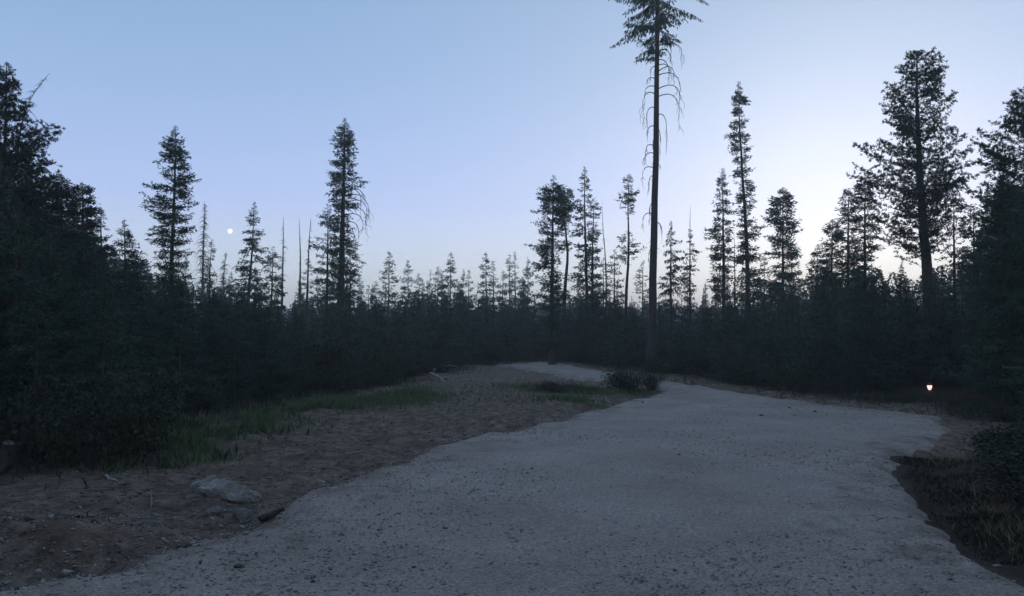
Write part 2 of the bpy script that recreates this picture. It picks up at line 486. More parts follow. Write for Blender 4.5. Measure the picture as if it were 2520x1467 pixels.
LANDMARK = []
def hero(name, label, Y, trunk, prof, kind='spruce', q=1.0, gap=0.0, mat=None, r0=None, group=None, cat='tree', ls=None, dead=(), wid=.15, twigs=None):
    """trunk: pixel points from the top down to where the stem meets the ground (only x of the last counts);
       prof: (pixel y, left reach, right reach) from the top down"""
    bx = at(trunk[-1][0], 805, Y)[0]
    gz = float(surf_h(bx, Y))
    root = empty(name, (bx, Y, gz - .03))
    prop(root, label, cat, group)
    P = [np.array(at(px, py, Y)) for px, py in trunk[:-1]][::-1]
    P = np.array([[0, 0, 0.]] + [[p[0] - bx, 0, p[2] - gz + .03] for p in P])
    H = P[-1, 2]
    off = np.cumsum(rng.normal(0, .012, len(P))); P[1:, 1] += off[1:]
    def cen(z): return np.interp(z, P[:, 2], P[:, 0]), np.interp(z, P[:, 2], P[:, 1])
    r0 = r0 or (.02 + .0085 * H)
    zz = np.linspace(0, 1, 16) ** .9 * H
    C = np.array([[*cen(z), z] for z in zz])
    C[1:-1, :2] += rng.normal(0, .006 * H / 10, (14, 2))
    rad = r0 * np.clip(1.03 - zz / H, .03, 2) ** .85 * 1.12 * (1 + .5 * np.exp(-zz / (.03 * H)))
    t = Tubes(); t.add(C, rad, 10)
    if prof:
        zs = np.array([at(0, p[0], Y)[2] - gz for p in prof])[::-1]
        rl = np.array([p[1] for p in prof])[::-1] * Y / F
        rr = np.array([p[2] for p in prof])[::-1] * Y / F
        ls_ = ls or max(.06, .0043 * Y)
        V, tb = crown(kind, cen, zs, rl, rr, ls_, q * 23 * 35 / max(Y, 18), gap, wid=wid)
        link('crown', kite_mesh('crown', V, mat or (M_PINE if kind == 'pine' else M_FIR)), root)
        t.join(tb)
    for (py, side, reach, drop, *more) in dead:                  # bare arching branches, one mesh each
        z = at(0, py, Y)[2] - gz
        L, Dp = reach * Y / F, drop * Y / F
        az = (0 if side > 0 else math.pi) + rng.normal(0, .5)
        u = np.linspace(0, 1, 10)
        up = more[0] * L if more else .25 * L
        c = cen(z)
        hor = L * 1.1 * np.sin(np.clip(u * 1.5, 0, 1.15) * math.pi / 2)
        zz2 = z + up * np.sin(np.clip(u * 1.6, 0, 1) * math.pi) * .9 - Dp * u ** 2.1
        wob = rng.normal(0, .025 * L, (10, 2)) * u[:, None]
        Pb = np.stack([c[0] + hor * math.cos(az) + wob[:, 0], c[1] + hor * math.sin(az) + wob[:, 1], zz2], 1)
        tb = Tubes(); tb.add(Pb, .02 * (1.15 - u) * (Y / 30), 5)
        for j in range(rng.integers(3, 7)):
            s = rng.uniform(.35, .95); b0 = np.array([np.interp(s, u, Pb[:, q_]) for q_ in range(3)])
            e = b0 + np.array([rng.normal(0, .14) * L, rng.normal(0, .14) * L, -rng.uniform(.15, .5) * max(L, Dp)])
            m = (b0 + e) / 2 + np.array([math.cos(az) * .1 * L, 0, 0])
            tb.add([b0, m, e], np.array([.008, .007, .005]) * (Y / 30), 3)
        link('dead_branch', tb.mesh('dead_branch', M_BARK), root)
    if twigs:                                                   # bare twigs of a snag: (y from, y to, count, reach)
        tb = Tubes()
        ya, yb, cnt, reach = twigs
        for j in range(cnt):
            f = rng.uniform(0, 1); z = at(0, ya + (yb - ya) * f, Y)[2] - gz
            L = reach * (.25 + .75 * f) * rng.uniform(.35, 1.1) * Y / F
            az = rng.uniform(0, 2 * math.pi); c = cen(z); u = np.linspace(0, 1, 5)
            dr = rng.uniform(.2, .9)
            Pb = np.stack([c[0] + L * u * math.cos(az), c[1] + L * u * math.sin(az), z + L * (.15 * np.sin(u * 3) - dr * u * u)], 1)
            tb.add(Pb, .014 * (1.15 - u) * Y / 30, 3)
        t.join(tb)
    link('trunk', t.mesh('trunk', M_DEAD if kind == 'snag' else M_BARK), root)
    LANDMARK.append((bx, Y, label))
    return root

# the tall bare-stemmed tree by the bend
dead_r = [(103, 1, 50, 45, .3), (112, 1, 56, 70, .1), (125, 1, 30, 30), (147, 1, 42, 55), (160, 1, 30, 20), (177, 1, 46, 40), (185, 1, 52, 75),
          (219, 1, 52, 60), (238, 1, 50, 90), (283, 1, 24, 75), (313, 1, 14, 60), (404, 1, 10, 14), (547, 1, 17, 55)]
dead_l = [(142, -1, 25, 55), (163, -1, 16, 30), (194, -1, 22, 12), (213, -1, 28, 45), (232, -1, 38, 80), (264, -1, 22, 50), (310, -1, 20, 40), (338, -1, 8, 30),
          (360, -1, 30, 45), (377, -1, 26, 40), (413, -1, 30, 38), (433, -1, 16, 40), (474, -1, 25, 42), (497, -1, 14, 55), (526, -1, 26, 36), (610, -1, 12, 40)]
hero('tall_conifer', 'tallest tree with bare straight stem, arching dead branches and drooping crown, by the road bend', 29.0,
     [(1618, -470), (1617, -150), (1617, 0), (1616, 200), (1612, 450), (1607, 650), (1602, 905)],
     [(-470, 2, 2), (-380, 22, 22), (-200, 75, 75), (-60, 112, 108), (0, 122, 105), (35, 100, 128), (70, 95, 75), (92, 118, 50), (118, 80, 30), (145, 14, 10)],
     'drape', q=.8, gap=.1, r0=.145, twigs=(140, 620, 70, 20), dead=dead_r + dead_l, ls=.13, wid=.14)

G_L, G_C, G_R = 'trees standing above the thicket left of the road', 'trees standing behind the road bend', 'trees standing right of the road bend'
# --- left side
hero('pine_tree', 'big dark pine with tufted top at the edge of the left thicket', 14.5, [(18, 152), (14, 400), (5, 1080)],
     [(152, 3, 3), (190, 22, 24), (240, 40, 45), (280, 50, 62), (300, 60, 100), (360, 80, 118), (400, 90, 126), (450, 95, 122), (520, 105, 138), (640, 120, 160), (800, 140, 190), (980, 140, 190)], 'pine', q=1.7, group=G_L)
hero('dead_snag', 'thin dead stem leaning right out of the big dark pine', 14.8, [(124, 181), (98, 212), (72, 252), (56, 300), (40, 420), (-10, 1080)], None, 'snag', r0=.05, twigs=(186, 300, 46, 36), group=G_L)
hero('conifer_tree', 'bushy dark conifer close beside the big dark pine', 15.5, [(152, 428), (150, 600), (150, 1060)],
     [(428, 3, 3), (455, 18, 26), (500, 40, 38), (600, 70, 60), (800, 90, 90), (980, 90, 90)], 'fir', q=1.5, group=G_L)
hero('conifer_tree', 'green conifer between the bushy dark conifer and a thin grey-green one', 17, [(203, 446), (203, 600), (200, 1040)],
     [(446, 4, 4), (465, 22, 22), (520, 38, 38), (600, 52, 48), (800, 80, 80), (960, 80, 80)], 'fir', q=1.5, group=G_L)
hero('conifer_tree', 'thin grey-green conifer behind the left thicket', 21, [(248, 508), (250, 700), (250, 1000)],
     [(508, 3, 3), (540, 14, 16), (600, 24, 26), (720, 30, 30), (860, 30, 30)], 'sparse', q=1.3, gap=.2, group=G_L)
hero('conifer_tree', 'small pointed conifer top just left of the leaning-branched spruce', 20, [(306, 538), (308, 700), (308, 1000)],
     [(538, 2, 2), (560, 10, 12), (590, 22, 24), (650, 38, 38), (860, 60, 60)], 'fir', q=1.2, group=G_L)
hero('spruce_tree', 'full dark spruce with one long branch reaching left', 24, [(432, 307), (430, 450), (424, 600), (418, 980)],
     [(307, 2, 2), (330, 12, 12), (345, 30, 22), (380, 36, 34), (420, 42, 40), (438, 44, 52), (462, 72, 44), (478, 100, 40), (500, 84, 42), (540, 62, 44), (580, 60, 46),
      (620, 52, 44), (660, 46, 46), (720, 46, 44), (860, 50, 50)], 'fir', q=1.35, gap=.18, group=G_L)
hero('dead_snag', 'dead grey conifer with fine drooping twigs beside the moon', 40, [(505, 493), (501, 600), (497, 800), (495, 900)], None, 'snag', r0=.09, twigs=(500, 700, 230, 34), group=G_L)
hero('conifer_tree', 'ragged half-dead conifer leaning on the twiggy grey snag', 41, [(522, 588), (517, 650), (513, 890)],
     [(588, 2, 2), (610, 8, 12), (640, 14, 14), (690, 22, 22), (760, 22, 22)], 'sparse', q=1.0, gap=.3, group=G_L)
hero('dead_snag', 'low dead top between the twiggy grey snag and the tiered spruce', 42, [(557, 618), (549, 690), (545, 890)], None, 'snag', r0=.06, twigs=(622, 720, 90, 30), group=G_L)
hero('spruce_tree', 'tiered pointed spruce right of the moon', 35, [(626, 495), (622, 600), (612, 720), (610, 920)],
     [(495, 2, 2), (512, 8, 8), (535, 16, 14), (560, 20, 18), (600, 27, 30), (640, 38, 36), (680, 46, 44), (720, 56, 50), (800, 58, 55)], 'spruce', q=1.15, gap=.12, group=G_L)
hero('spruce_tree', 'shorter spruce tucked right of the tiered spruce', 38, [(672, 605), (670, 680), (664, 900)],
     [(605, 2, 2), (625, 12, 12), (655, 22, 20), (700, 32, 30), (780, 36, 36)], 'spruce', q=1.1, gap=.1, group=G_L)
hero('dead_snag', 'straight dead pole next to the shorter spruce', 42, [(698, 532), (696, 640), (692, 890)], None, 'snag', r0=.085, twigs=(545, 720, 46, 22), group=G_L)
hero('dead_snag', 'bare dead pole midway between two other dead poles', 43, [(736, 535), (739, 640), (735, 885)], None, 'snag', r0=.085, twigs=(545, 720, 26, 12), group=G_L)
hero('dead_snag', 'dead pole nearest the tall ragged spruce, green only low down', 43, [(765, 532), (759, 620), (752, 885)],
     [(640, 4, 4), (670, 16, 16), (720, 22, 22), (770, 22, 22)], 'sparse', q=.8, gap=.2, r0=.085, twigs=(540, 660, 40, 14), group=G_L)
hero('ragged_spruce', 'tall ragged spruce with bare arching branches down one side', 33, [(849, 290), (846, 400), (843, 520), (838, 720), (835, 930)],
     [(288, 2, 2), (304, 9, 9), (326, 20, 22), (345, 32, 22), (365, 44, 26), (400, 42, 38), (430, 46, 46), (460, 44, 30), (480, 34, 26), (500, 40, 34), (530, 30, 30),
      (580, 24, 26), (620, 28, 36), (660, 30, 44), (700, 34, 48), (740, 34, 40)], 'sparse', q=1.5, gap=.22, group=G_L, r0=.17,
     dead=[(475, 1, 52, 20), (483, 1, 62, 60), (500, 1, 55, 40), (515, 1, 52, 60), (530, 1, 46, 40), (548, 1, 40, 45), (560, 1, 32, 50), (470, 1, 44, 70), (575, 1, 30, 30)]  )
hero('conifer_tree', 'broad conifer growing right behind the tall ragged spruce', 36, [(806, 500), (806, 620), (803, 900)],
     [(500, 3, 3), (520, 18, 20), (560, 30, 24), (590, 36, 24), (640, 30, 30), (700, 26, 40), (780, 30, 40)], 'spruce', q=1.0, gap=.2, group=G_L)
hero('conifer_tree', 'dense conifer filling the foot of the tall ragged spruce', 37, [(862, 600), (862, 690), (860, 900)],
     [(600, 4, 4), (630, 18, 16), (680, 22, 28), (760, 30, 34)], 'fir', q=1.1, gap=.1, group=G_L)
# --- centre
hero('spruce_tree', 'dense spruce with a broad flat-topped crown beside the curved stem', 34, [(1362, 430), (1360, 520), (1358, 700), (1358, 915)],
     [(430, 3, 3), (450, 9, 10), (470, 32, 34), (490, 34, 50), (515, 72, 58), (525, 40, 62), (545, 36, 34), (590, 46, 34), (640, 54, 36), (690, 60, 40), (760, 52, 45), (850, 46, 44)], 'fir', q=1.2, gap=.12, r0=.12, group=G_C)
hero('curved_tree', 'curved red-barked stem carrying an umbrella crown against the dense spruce', 39.5, [(1400, 462), (1382, 520), (1392, 570), (1397, 630), (1390, 700), (1384, 905)],
     [(462, 3, 3), (478, 20, 30), (500, 26, 34), (520, 26, 20), (560, 14, 10), (580, 8, 8)], 'sparse', q=1.6, r0=.12, group=G_C)
hero('spruce_tree', 'slim spire spruce behind the umbrella crown', 39, [(1438, 408), (1438, 520), (1444, 720), (1444, 890)],
     [(408, 2, 2), (425, 10, 10), (460, 20, 16), (490, 28, 22), (520, 26, 24), (560, 36, 30), (590, 38, 26), (640, 34, 28), (700, 42, 40), (770, 40, 40)], 'spruce', q=1.05, gap=.22, group=G_C)
hero('conifer_tree', 'narrow conifer standing close against the slim spire spruce', 41, [(1462, 485), (1458, 600), (1456, 890)],
     [(485, 4, 4), (500, 10, 12), (560, 14, 14), (640, 22, 24), (760, 26, 28)], 'sparse', q=1.2, gap=.2, group=G_C)
hero('dead_snag', 'leaning dead whip with a sideways tuft between spire and two-tuft tree', 42, [(1481, 500), (1483, 560), (1490, 640), (1496, 890)], None, 'snag', r0=.06, twigs=(520, 700, 40, 9), group=G_C)
hero('conifer_tree', 'low pointed conifer under the leaning dead whip', 44, [(1484, 632), (1484, 700), (1484, 880)],
     [(632, 2, 2), (660, 12, 12), (700, 22, 22), (770, 28, 28)], 'spruce', q=1.0, gap=.15, group=G_C)
hero('conifer_tree', 'pointed conifer left of the two-tuft tree', 44, [(1512, 612), (1511, 700), (1511, 880)],
     [(612, 2, 2), (640, 14, 12), (690, 22, 20), (770, 28, 28)], 'fir', q=1.0, gap=.15, group=G_C)
T = hero('two_tuft_tree', 'slender tree with a high tuft, a bare gap and a lower tuft', 38, [(1548, 427), (1545, 520), (1547, 600), (1540, 740), (1538, 890)],
     [(427, 2, 2), (440, 12, 8), (462, 20, 14), (472, 18, 30), (490, 34, 22), (515, 14, 16), (530, 8, 14), (536, 3, 3)], 'sparse', q=1.5, r0=.095, group=G_C)
_b = T.location
def extra_crown(root, Y, prof, kind, q, cx):
    gz = root.location.z
    zs = np.array([at(0, p[0], Y)[2] - gz for p in prof])[::-1]
    V, tb = crown(kind, lambda z: (at(cx, 805, Y)[0] - root.location.x, 0), zs, np.array([p[1] for p in prof])[::-1] * Y / F,
                  np.array([p[2] for p in prof])[::-1] * Y / F, .0043 * Y, q * 14 * 35 / Y)
    link('crown', kite_mesh('lower_crown', V, M_FIR), root); link('limbs', tb.mesh('limbs', M_BARK), root)
extra_crown(T, 38, [(568, 3, 3), (582, 22, 14), (605, 26, 32), (625, 22, 26), (640, 14, 34), (652, 6, 6)], 'fir', 1.6, 1545)
hero('conifer_tree', 'small pale conifer just left of the tall bare stem', 48, [(1582, 640), (1581, 700), (1580, 880)],
     [(640, 2, 2), (660, 10, 10), (690, 18, 18), (760, 24, 24)], 'fir', q=1.0, gap=.1, group=G_C)
hero('spruce_tree', 'drooping spruce with swept-down branches just right of the tall bare stem', 40, [(1651, 540), (1650, 640), (1650, 890)],
     [(540, 2, 2), (560, 9, 9), (590, 18, 16), (620, 26, 30), (650, 40, 36), (690, 48, 44), (720, 40, 34), (770, 40, 40)], 'drape', q=.75, gap=.2, group=G_R)
hero('snag_top_spruce', 'spruce with a bare whip top beside the drooping spruce', 41, [(1698, 505), (1697, 600), (1697, 890)],
     [(560, 3, 3), (590, 8, 10), (600, 4, 10), (628, 18, 20), (650, 22, 22), (690, 26, 24), (710, 16, 16), (770, 26, 26)], 'spruce', q=1.0, gap=.1, r0=.07, group=G_R)
hero('conifer_tree', 'airy conifer left of the tall wind-bitten spruce', 42, [(1778, 413), (1779, 550), (1781, 890)],
     [(413, 3, 3), (432, 8, 8), (440, 20, 8), (470, 18, 18), (520, 28, 24), (560, 34, 22), (620, 38, 20), (680, 36, 22), (740, 38, 30)], 'sparse', q=1.7, gap=.1, group=G_R)
hero('wind_bitten_spruce', 'tall narrow wind-bitten spruce with a curved bare upper stem', 38, [(1817, 202), (1818, 290), (1824, 400), (1832, 520), (1838, 640), (1840, 890)],
     [(200, 2, 2), (216, 6, 6), (232, 11, 10), (256, 15, 22), (270, 22, 8), (290, 14, 14), (330, 30, 20), (372, 30, 26), (400, 10, 8), (412, 24, 26), (440, 34, 6), (455, 8, 36),
      (480, 16, 40), (505, 34, 26), (530, 12, 12), (550, 22, 38), (600, 24, 40), (660, 28, 42), (740, 34, 44)], 'sparse', q=1.9, gap=.05, r0=.125, group=G_R)
hero('dead_snag', 'thin bare stem between the airy conifer and the wind-bitten spruce', 44, [(1806, 560), (1808, 660), (1808, 880)], None, 'snag', r0=.06, twigs=(600, 730, 40, 16), group=G_R)
hero('conifer_tree', 'rounded full conifer right of the wind-bitten spruce', 40, [(1926, 460), (1925, 560), (1925, 890)],
     [(460, 3, 3), (478, 16, 14), (505, 30, 28), (520, 40, 34), (570, 38, 40), (620, 34, 40), (650, 34, 34), (690, 42, 46), (760, 50, 60)], 'sparse', q=1.9, gap=.12, group=G_R)
# --- right side
hero('conifer_tree', 'low feathery conifer first in the row stepping up to the great pine', 34, [(2012, 600), (2010, 690), (2010, 910)],
     [(600, 4, 4), (620, 14, 14), (660, 24, 24), (760, 34, 34)], 'sparse', q=1.5, gap=.15, group=G_R)
hero('conifer_tree', 'conifer second in the row stepping up to the great pine', 31, [(2046, 538), (2045, 650), (2045, 930)],
     [(538, 4, 4), (560, 18, 18), (600, 26, 26), (680, 34, 34), (800, 40, 40)], 'sparse', q=1.7, gap=.12, group=G_R)
hero('conifer_tree', 'taller conifer third in the row stepping up to the great pine', 29, [(2086, 462), (2085, 600), (2085, 940)],
     [(462, 3, 3), (480, 14, 12), (520, 24, 24), (580, 30, 30), (680, 40, 40), (820, 46, 46)], 'fir', q=1.35, gap=.2, group=G_R)
hero('conifer_tree', 'dark conifer leaning into the left side of the great pine', 27, [(2128, 430), (2128, 600), (2126, 950)],
     [(430, 10, 8), (450, 22, 20), (520, 34, 34), (600, 40, 40), (700, 48, 48), (820, 50, 50)], 'fir', q=1.3, gap=.2, group=G_R)
hero('great_pine', 'great pine with wide tufted crown and bare lower stem beyond the road', 24, [(2256, 126), (2256, 240), (2262, 400), (2272, 560), (2282, 680), (2292, 960)],
     [(122, 3, 4), (140, 22, 40), (165, 44, 66), (190, 58, 72), (225, 66, 40), (245, 110, 60), (262, 60, 98), (300, 70, 110), (330, 88, 96), (350, 104, 126), (372, 118, 112), (400, 124, 112), (430, 110, 118),
      (460, 130, 100), (500, 130, 84), (540, 120, 60), (580, 110, 30), (620, 100, 22)], 'pine', q=1.5, gap=.2, r0=.19, ls=.088, group=G_R,
     dead=[(505, 1, 90, 10, .1), (520, 1, 120, 40, .1), (530, 1, 70, 60, .1), (545, 1, 60, 70, .1)])
hero('conifer_tree', 'thin-stemmed sparse tree in the gap right of the great pine', 27, [(2345, 470), (2346, 600), (2350, 950)],
     [(470, 4, 4), (500, 26, 34), (560, 40, 44), (620, 44, 44), (690, 46, 46)], 'sparse', q=.8, gap=.45, group=G_R)
hero('conifer_tree', 'twiggy thin tree standing against the dark pine on the right', 26, [(2395, 500), (2395, 620), (2398, 960)],
     [(500, 4, 4), (540, 30, 28), (600, 36, 30), (680, 40, 40)], 'sparse', q=.8, gap=.4, group=G_R)
hero('pine_tree', 'dark pine with rounded needle tufts right of the great pine', 17, [(2522, 212), (2522, 420), (2530, 1020)],
     [(212, 6, 10), (240, 34, 40), (290, 60, 70), (340, 82, 90), (400, 92, 110), (460, 98, 130), (560, 110, 150), (760, 130, 170), (960, 130, 170)], 'pine', q=1.6, gap=.05, group=G_R)
hero('conifer_tree', 'dense black conifer in front of the dark right-hand pine', 15.5, [(2470, 420), (2470, 600), (2470, 1040)],
     [(420, 4, 4), (450, 24, 30), (520, 42, 50), (620, 62, 70), (800, 90, 100), (960, 90, 100)], 'fir', q=1.5, group=G_R)

# --- distant spires over the thicket (from the picture's skyline)
FAR = [(925, 690, 20, 'spruce', 'low dark spire left of the airy pale sapling'), (957, 617, 20, 'sparse', 'airy pale sapling with open tiers over the far thicket'),
       (1003, 639, 20, 'fir', 'dark club-topped spire right of the airy pale sapling'), (1030, 672, 20, 'spruce', 'small spire beside the dark club-topped one'),
       (1052, 690, 22, 'sparse', 'feathery low spire before the paired broad tops'), (1078, 655, 22, 'fir', 'broad pale top, left of a pair'),
       (1109, 620, 20, 'spruce', 'pointed top, taller of a pair'), (1130, 690, 18, 'spruce', 'short spire under the taller pointed top'),
       (1153, 664, 17, 'sparse', 'lone thin spire between the two pairs'), (1195, 620, 20, 'spruce', 'fuller spire of the double-topped pair'),
       (1213, 640, 16, 'fir', 'blunt spire of the double-topped pair'), (1238, 665, 16, 'spruce', 'little spire before the two thin tops'),
       (1252, 625, 18, 'spruce', 'thin top with tiered branches near the flat-crowned spruce'), (1266, 618, 12, 'sparse', 'thinnest top near the flat-crowned spruce'),
       (1287, 680, 20, 'sparse', 'ragged low top beside the flat-crowned spruce'), (905, 700, 14, 'sparse', 'wispy top right of the tall ragged spruce'),
       (890, 690, 14, 'spruce', 'small top under the tall ragged spruce'), (1735, 700, 12, 'spruce', 'tiny far spire before the airy conifer'),
       (1760, 690, 14, 'spruce', 'far spire at the foot of the airy conifer'), (1965, 650, 20, 'sparse', 'feathery spire right of the rounded conifer'),
       (1985, 672, 18, 'spruce', 'low far spire before the stepping row'), (1880, 620, 20, 'sparse', 'feathery top between wind-bitten spruce and rounded conifer')]
for i, (x, y, w, kd, lb) in enumerate(FAR):
    hero('distant_conifer', lb, 58 + 14 * rng.uniform(-1, 1), [(x, y), (x + rng.uniform(-2, 2), 740), (x + rng.uniform(-3, 3), 870)],
         [(y, 1.5, 1.5), (y + 14, w * .35, w * .35), (y + 40, w * .75, w * .75), (y + 80, w * 1.1, w * 1.1), (820, w * 1.3, w * 1.3)], kd, q=1.25, gap=.15, group='far trees whose tops show over the thicket')

# ------------------------------------------------------------------ thicket of young conifers, copies of a few
def proto_conifer(H, Rb, ls, dens, kind):
    zs = np.array([.04, .12, .3, .6, .85, 1.0]) * H
    rr = np.array([.75, 1.0, .9, .55, .22, .02]) * Rb
    V, tb = crown(kind, lambda z: (0, 0), zs, rr * rng.uniform(.8, 1.1, 6), rr * rng.uniform(.8, 1.1, 6), ls, dens, .08, .010, .2)
    t = Tubes(); z = np.linspace(0, H, 8)
    P = np.stack([rng.normal(0, .01, 8), rng.normal(0, .01, 8), z], 1); P[0, :2] = 0
    t.add(P, .055 * (1.06 - z / H), 7)
    t.join(tb)
    return t.mesh('trunk', M_BARK), kite_mesh('crown', V, M_FIR)
NEAR = [proto_conifer(3.5, r, .062, 34, k) for r, k in ((1.15, 'fir'), (1.0, 'spruce'), (1.3, 'fir'))]
FARP = [proto_conifer(3.5, r, .115, 24, k) for r, k in ((1.0, 'fir'), (.85, 'spruce'), (1.15, 'fir'), (.8, 'sparse'))]
SKY_X = [-300, 0, 90, 140, 200, 250, 300, 380, 470, 560, 640, 760, 900, 1000, 1100, 1200, 1300, 1420, 1500, 1600, 1700, 1900, 2000, 2080, 2160, 2300, 2380, 2430, 2519, 2900]
SKY_Y = [300, 320, 380, 440, 490, 560, 600, 640, 680, 690, 712, 725, 728, 715, 705, 722, 725, 712, 722, 732, 722, 705, 670, 645, 640, 650, 620, 500, 400, 330]
LANT_PX = (2287, 962)
lant = on_ground(*LANT_PX)
def blocks_lantern(x, y, r):
    t = (x * lant[0] + y * lant[1]) / (lant[0] ** 2 + lant[1] ** 2)
    return t > 0 and t < 1.03 and abs(x * lant[1] - y * lant[0]) / math.hypot(*lant) < r + .12
def to_px(x, y): return CX + F * x / y / 1.0
placed = []
def young(x, y, H, w, label, group, protos=None):
    protos = protos or (NEAR if y < 21 else FARP)
    tm, cm = protos[rng.integers(len(protos))]
    root = empty('young_conifer', (x, y, float(ground_h(x, y)) - .03))
    root.rotation_euler = (rng.normal(0, .03), rng.normal(0, .03), rng.uniform(0, 6.28))
    s = H / 3.5
    root.scale = (w * s ** .8, w * s ** .8, s)
    prop(root, label, 'tree', group)
    link('trunk', tm, root); link('crown', cm, root)
    placed.append((x, y))
def seg_label(x, y):
    if x < -2.5 and y < 19: return 'young conifer in the black thicket beside the left dirt verge', 'young conifers left of the dirt verge'
    if x < 0 : return 'young conifer in the thicket behind the grassy left verge', 'young conifers behind the grassy verge'
    if y > 30 and x < 5.6: return 'young conifer in the dark thicket behind the far loop of road', 'young conifers behind the far loop of road'
    return 'young conifer in the black thicket along the right side of the road', 'young conifers along the right of the road'
def young_label(x, y, H, s):
    size = 'low' if H < 2.1 else ('tall' if H > 3.2 else 'middling')
    rank = 'at the front edge of' if s < 1.8 else ('inside' if s < 4.5 else 'deep inside')
    where = seg_label(x, y)
    place = {'young conifers left of the dirt verge': 'the black thicket beside the left dirt verge', 'young conifers behind the grassy verge': 'the thicket behind the grassy verge',
             'young conifers behind the far loop of road': 'the thicket behind the far road loop', 'young conifers along the right of the road': 'the thicket right of the road'}[where[1]]
    return size, rank, place, where[1]
MARKS = [   # landmarks one can find in the picture, for telling the young trees apart
         (-6.9, 14.5, 'near the big dark pine'), (-5.6, 17, 'near the green conifer'), (-10.8, 24, 'near the full dark spruce'), (-12, 35, 'near the tiered spruce'), (-8, 33, 'near the tall ragged spruce'),
         (-5, 34, 'near the bleached branches'), (-1.5, 38, 'under the double-topped pair'), (1.9, 36, 'near the flat-crowned spruce'), (4.2, 38, 'near the two-tuft tree'),
         (5.4, 29, 'near the tall bare stem'), (8.3, 36, 'near the drooping spruce'), (11.6, 38, 'near the wind-bitten spruce'), (12.5, 29, 'near the stepping row of conifers'),
         (13, 22, 'near the great pine'), (11, 17, 'near the lantern'), (10.2, 14, 'near the dense black conifer')]
tries = 0
while len(placed) < 298 and tries < 30000:
    tries += 1
    y = 9 + 46 * rng.uniform(0, 1) ** 1.1
    x = rng.uniform(-.78, .78) * y
    s = float(sdf_poly(FOREST, x, y))
    if s < .35 or s > 9.5: continue
    if -6.2 < x < -3.5 and 9.5 < y < 17.5 and s < 1.0: continue
    px = to_px(x, y)
    mind = .62 + .012 * y
    if any((x - a) ** 2 + (y - b) ** 2 < mind * mind for a, b in placed): continue
    Hmax = at(px, np.interp(px, SKY_X, SKY_Y), y)[2]
    H = rng.uniform(1.7, 3.3) if s < 1.6 else rng.uniform(2.9, 5.0)
    if px < 330 or px > 2380: H = max(H, Hmax * rng.uniform(.5, 1.0))
    H = min(H, Hmax * rng.uniform(.74, 1.03))
    if blocks_lantern(x, y, .33 * H * 1.0): continue
    if H < 1.1: continue
    sz_, rk_, pl_, gr_ = young_label(x, y, H, s)
    mk_ = min(MARKS, key=lambda m: (m[0] - x) ** 2 + (m[1] - y) ** 2)[2]
    young(x, y, H, rng.uniform(.85, 1.2), f'{sz_} young conifer {rk_} the thicket, {mk_}', f'{rk_} the thicket, {mk_}: {sz_} young conifers')

n = 0
while n < 84:
    y = rng.uniform(44, 78); px = rng.uniform(440, 2060); x = (px - CX) / F * y
    if float(sdf_poly(FOREST, x, y)) < 5 or 1590 < px < 1625: continue
    top = np.interp(px, SKY_X, SKY_Y) - abs(rng.normal(0, 26)) + 4
    H = at(px, top, y)[2]; tm, cm = FARP[rng.integers(4)]
    root = empty('distant_conifer', (x, y, float(ground_h(x, y)) - .05)); root.rotation_euler = (rng.normal(0, .03), rng.normal(0, .03), rng.uniform(0, 6.28))
    w = rng.uniform(.42, .75) * (H / 3.5); root.scale = (w, w, H / 3.5)
    mk_ = min(MARKS, key=lambda m: abs(m[0] / m[1] - x / y))[2].replace('near', 'beyond').replace('under', 'beyond')
    sz_ = 'small' if H < 4.6 else ('tall' if H > 6 else 'middling')
    prop(root, f'{sz_} hazy far conifer showing over the thicket, {mk_}', 'tree', f'{sz_} far conifers over the thicket, {mk_}')
    link('trunk', tm, root); link('crown', cm, root); n += 1
# unseen conifers added behind the viewpoint to shade the near end of the road
for k, (x, y) in enumerate([(-6.5, -3.5), (-8.5, 1.0), (-4.8, -7.5), (6.2, -3.0), (8.4, 1.2), (5.0, -8.0), (-1.2, -12.5), (2.2, -13.5), (10.5, -5), (-10.5, -5)]):
    tm, cm = NEAR[k % 3]
    root = empty('conifer_tree', (x, y, float(ground_h(x, y)) - .05)); root.rotation_euler = (0, 0, k * 1.3)
    h = rng.uniform(4.2, 5.4); root.scale = (h * .6, h * .6, h)
    prop(root, 'tall unseen conifer added to shade the near end of the road', 'tree', 'unseen conifers added to shade the near road')
    link('trunk', tm, root); link('crown', cm, root)
# the wood beyond, one mass
def light_conifer(n):
    z = rng.uniform(0, 1, n) ** 1.2; a = rng.uniform(0, 6.283, n); r = (1 - z) * .24 * rng.uniform(.2, 1, n) ** .5 + .008
    B = np.stack([r * np.cos(a), r * np.sin(a), z], 1)
    D = np.stack([np.cos(a), np.sin(a), rng.normal(-.1, .35, n)], 1) + rng.normal(0, .3, (n, 3)); D /= np.linalg.norm(D, axis=1)[:, None]
    l = (.05 + .06 * (1 - z)) * rng.uniform(.6, 1.2, n)
    return kites(B, D, l, l * .24)
LC = [light_conifer(520) for _ in range(4)]
Vs = []
for _ in range(1500):
    if len(Vs) >= 330: break
    y = rng.uniform(44, 120); x = rng.uniform(-.85, .85) * y
    if float(sdf_poly(FOREST, x, y)) < 9: continue
    px = to_px(x, y); Hm = at(px, np.interp(px, SKY_X, SKY_Y) + 6, y)[2]
    H = Hm * rng.uniform(.72, 1.0); a = rng.uniform(0, 6.283); c, sn = math.cos(a), math.sin(a)
    V = LC[rng.integers(4)]; w = H * rng.uniform(.8, 1.25)
    Vs.append(np.stack([(V[:, 0] * c - V[:, 1] * sn) * w + x, (V[:, 0] * sn + V[:, 1] * c) * w + y, V[:, 2] * H + float(ground_h(x, y)) - .1], 1))
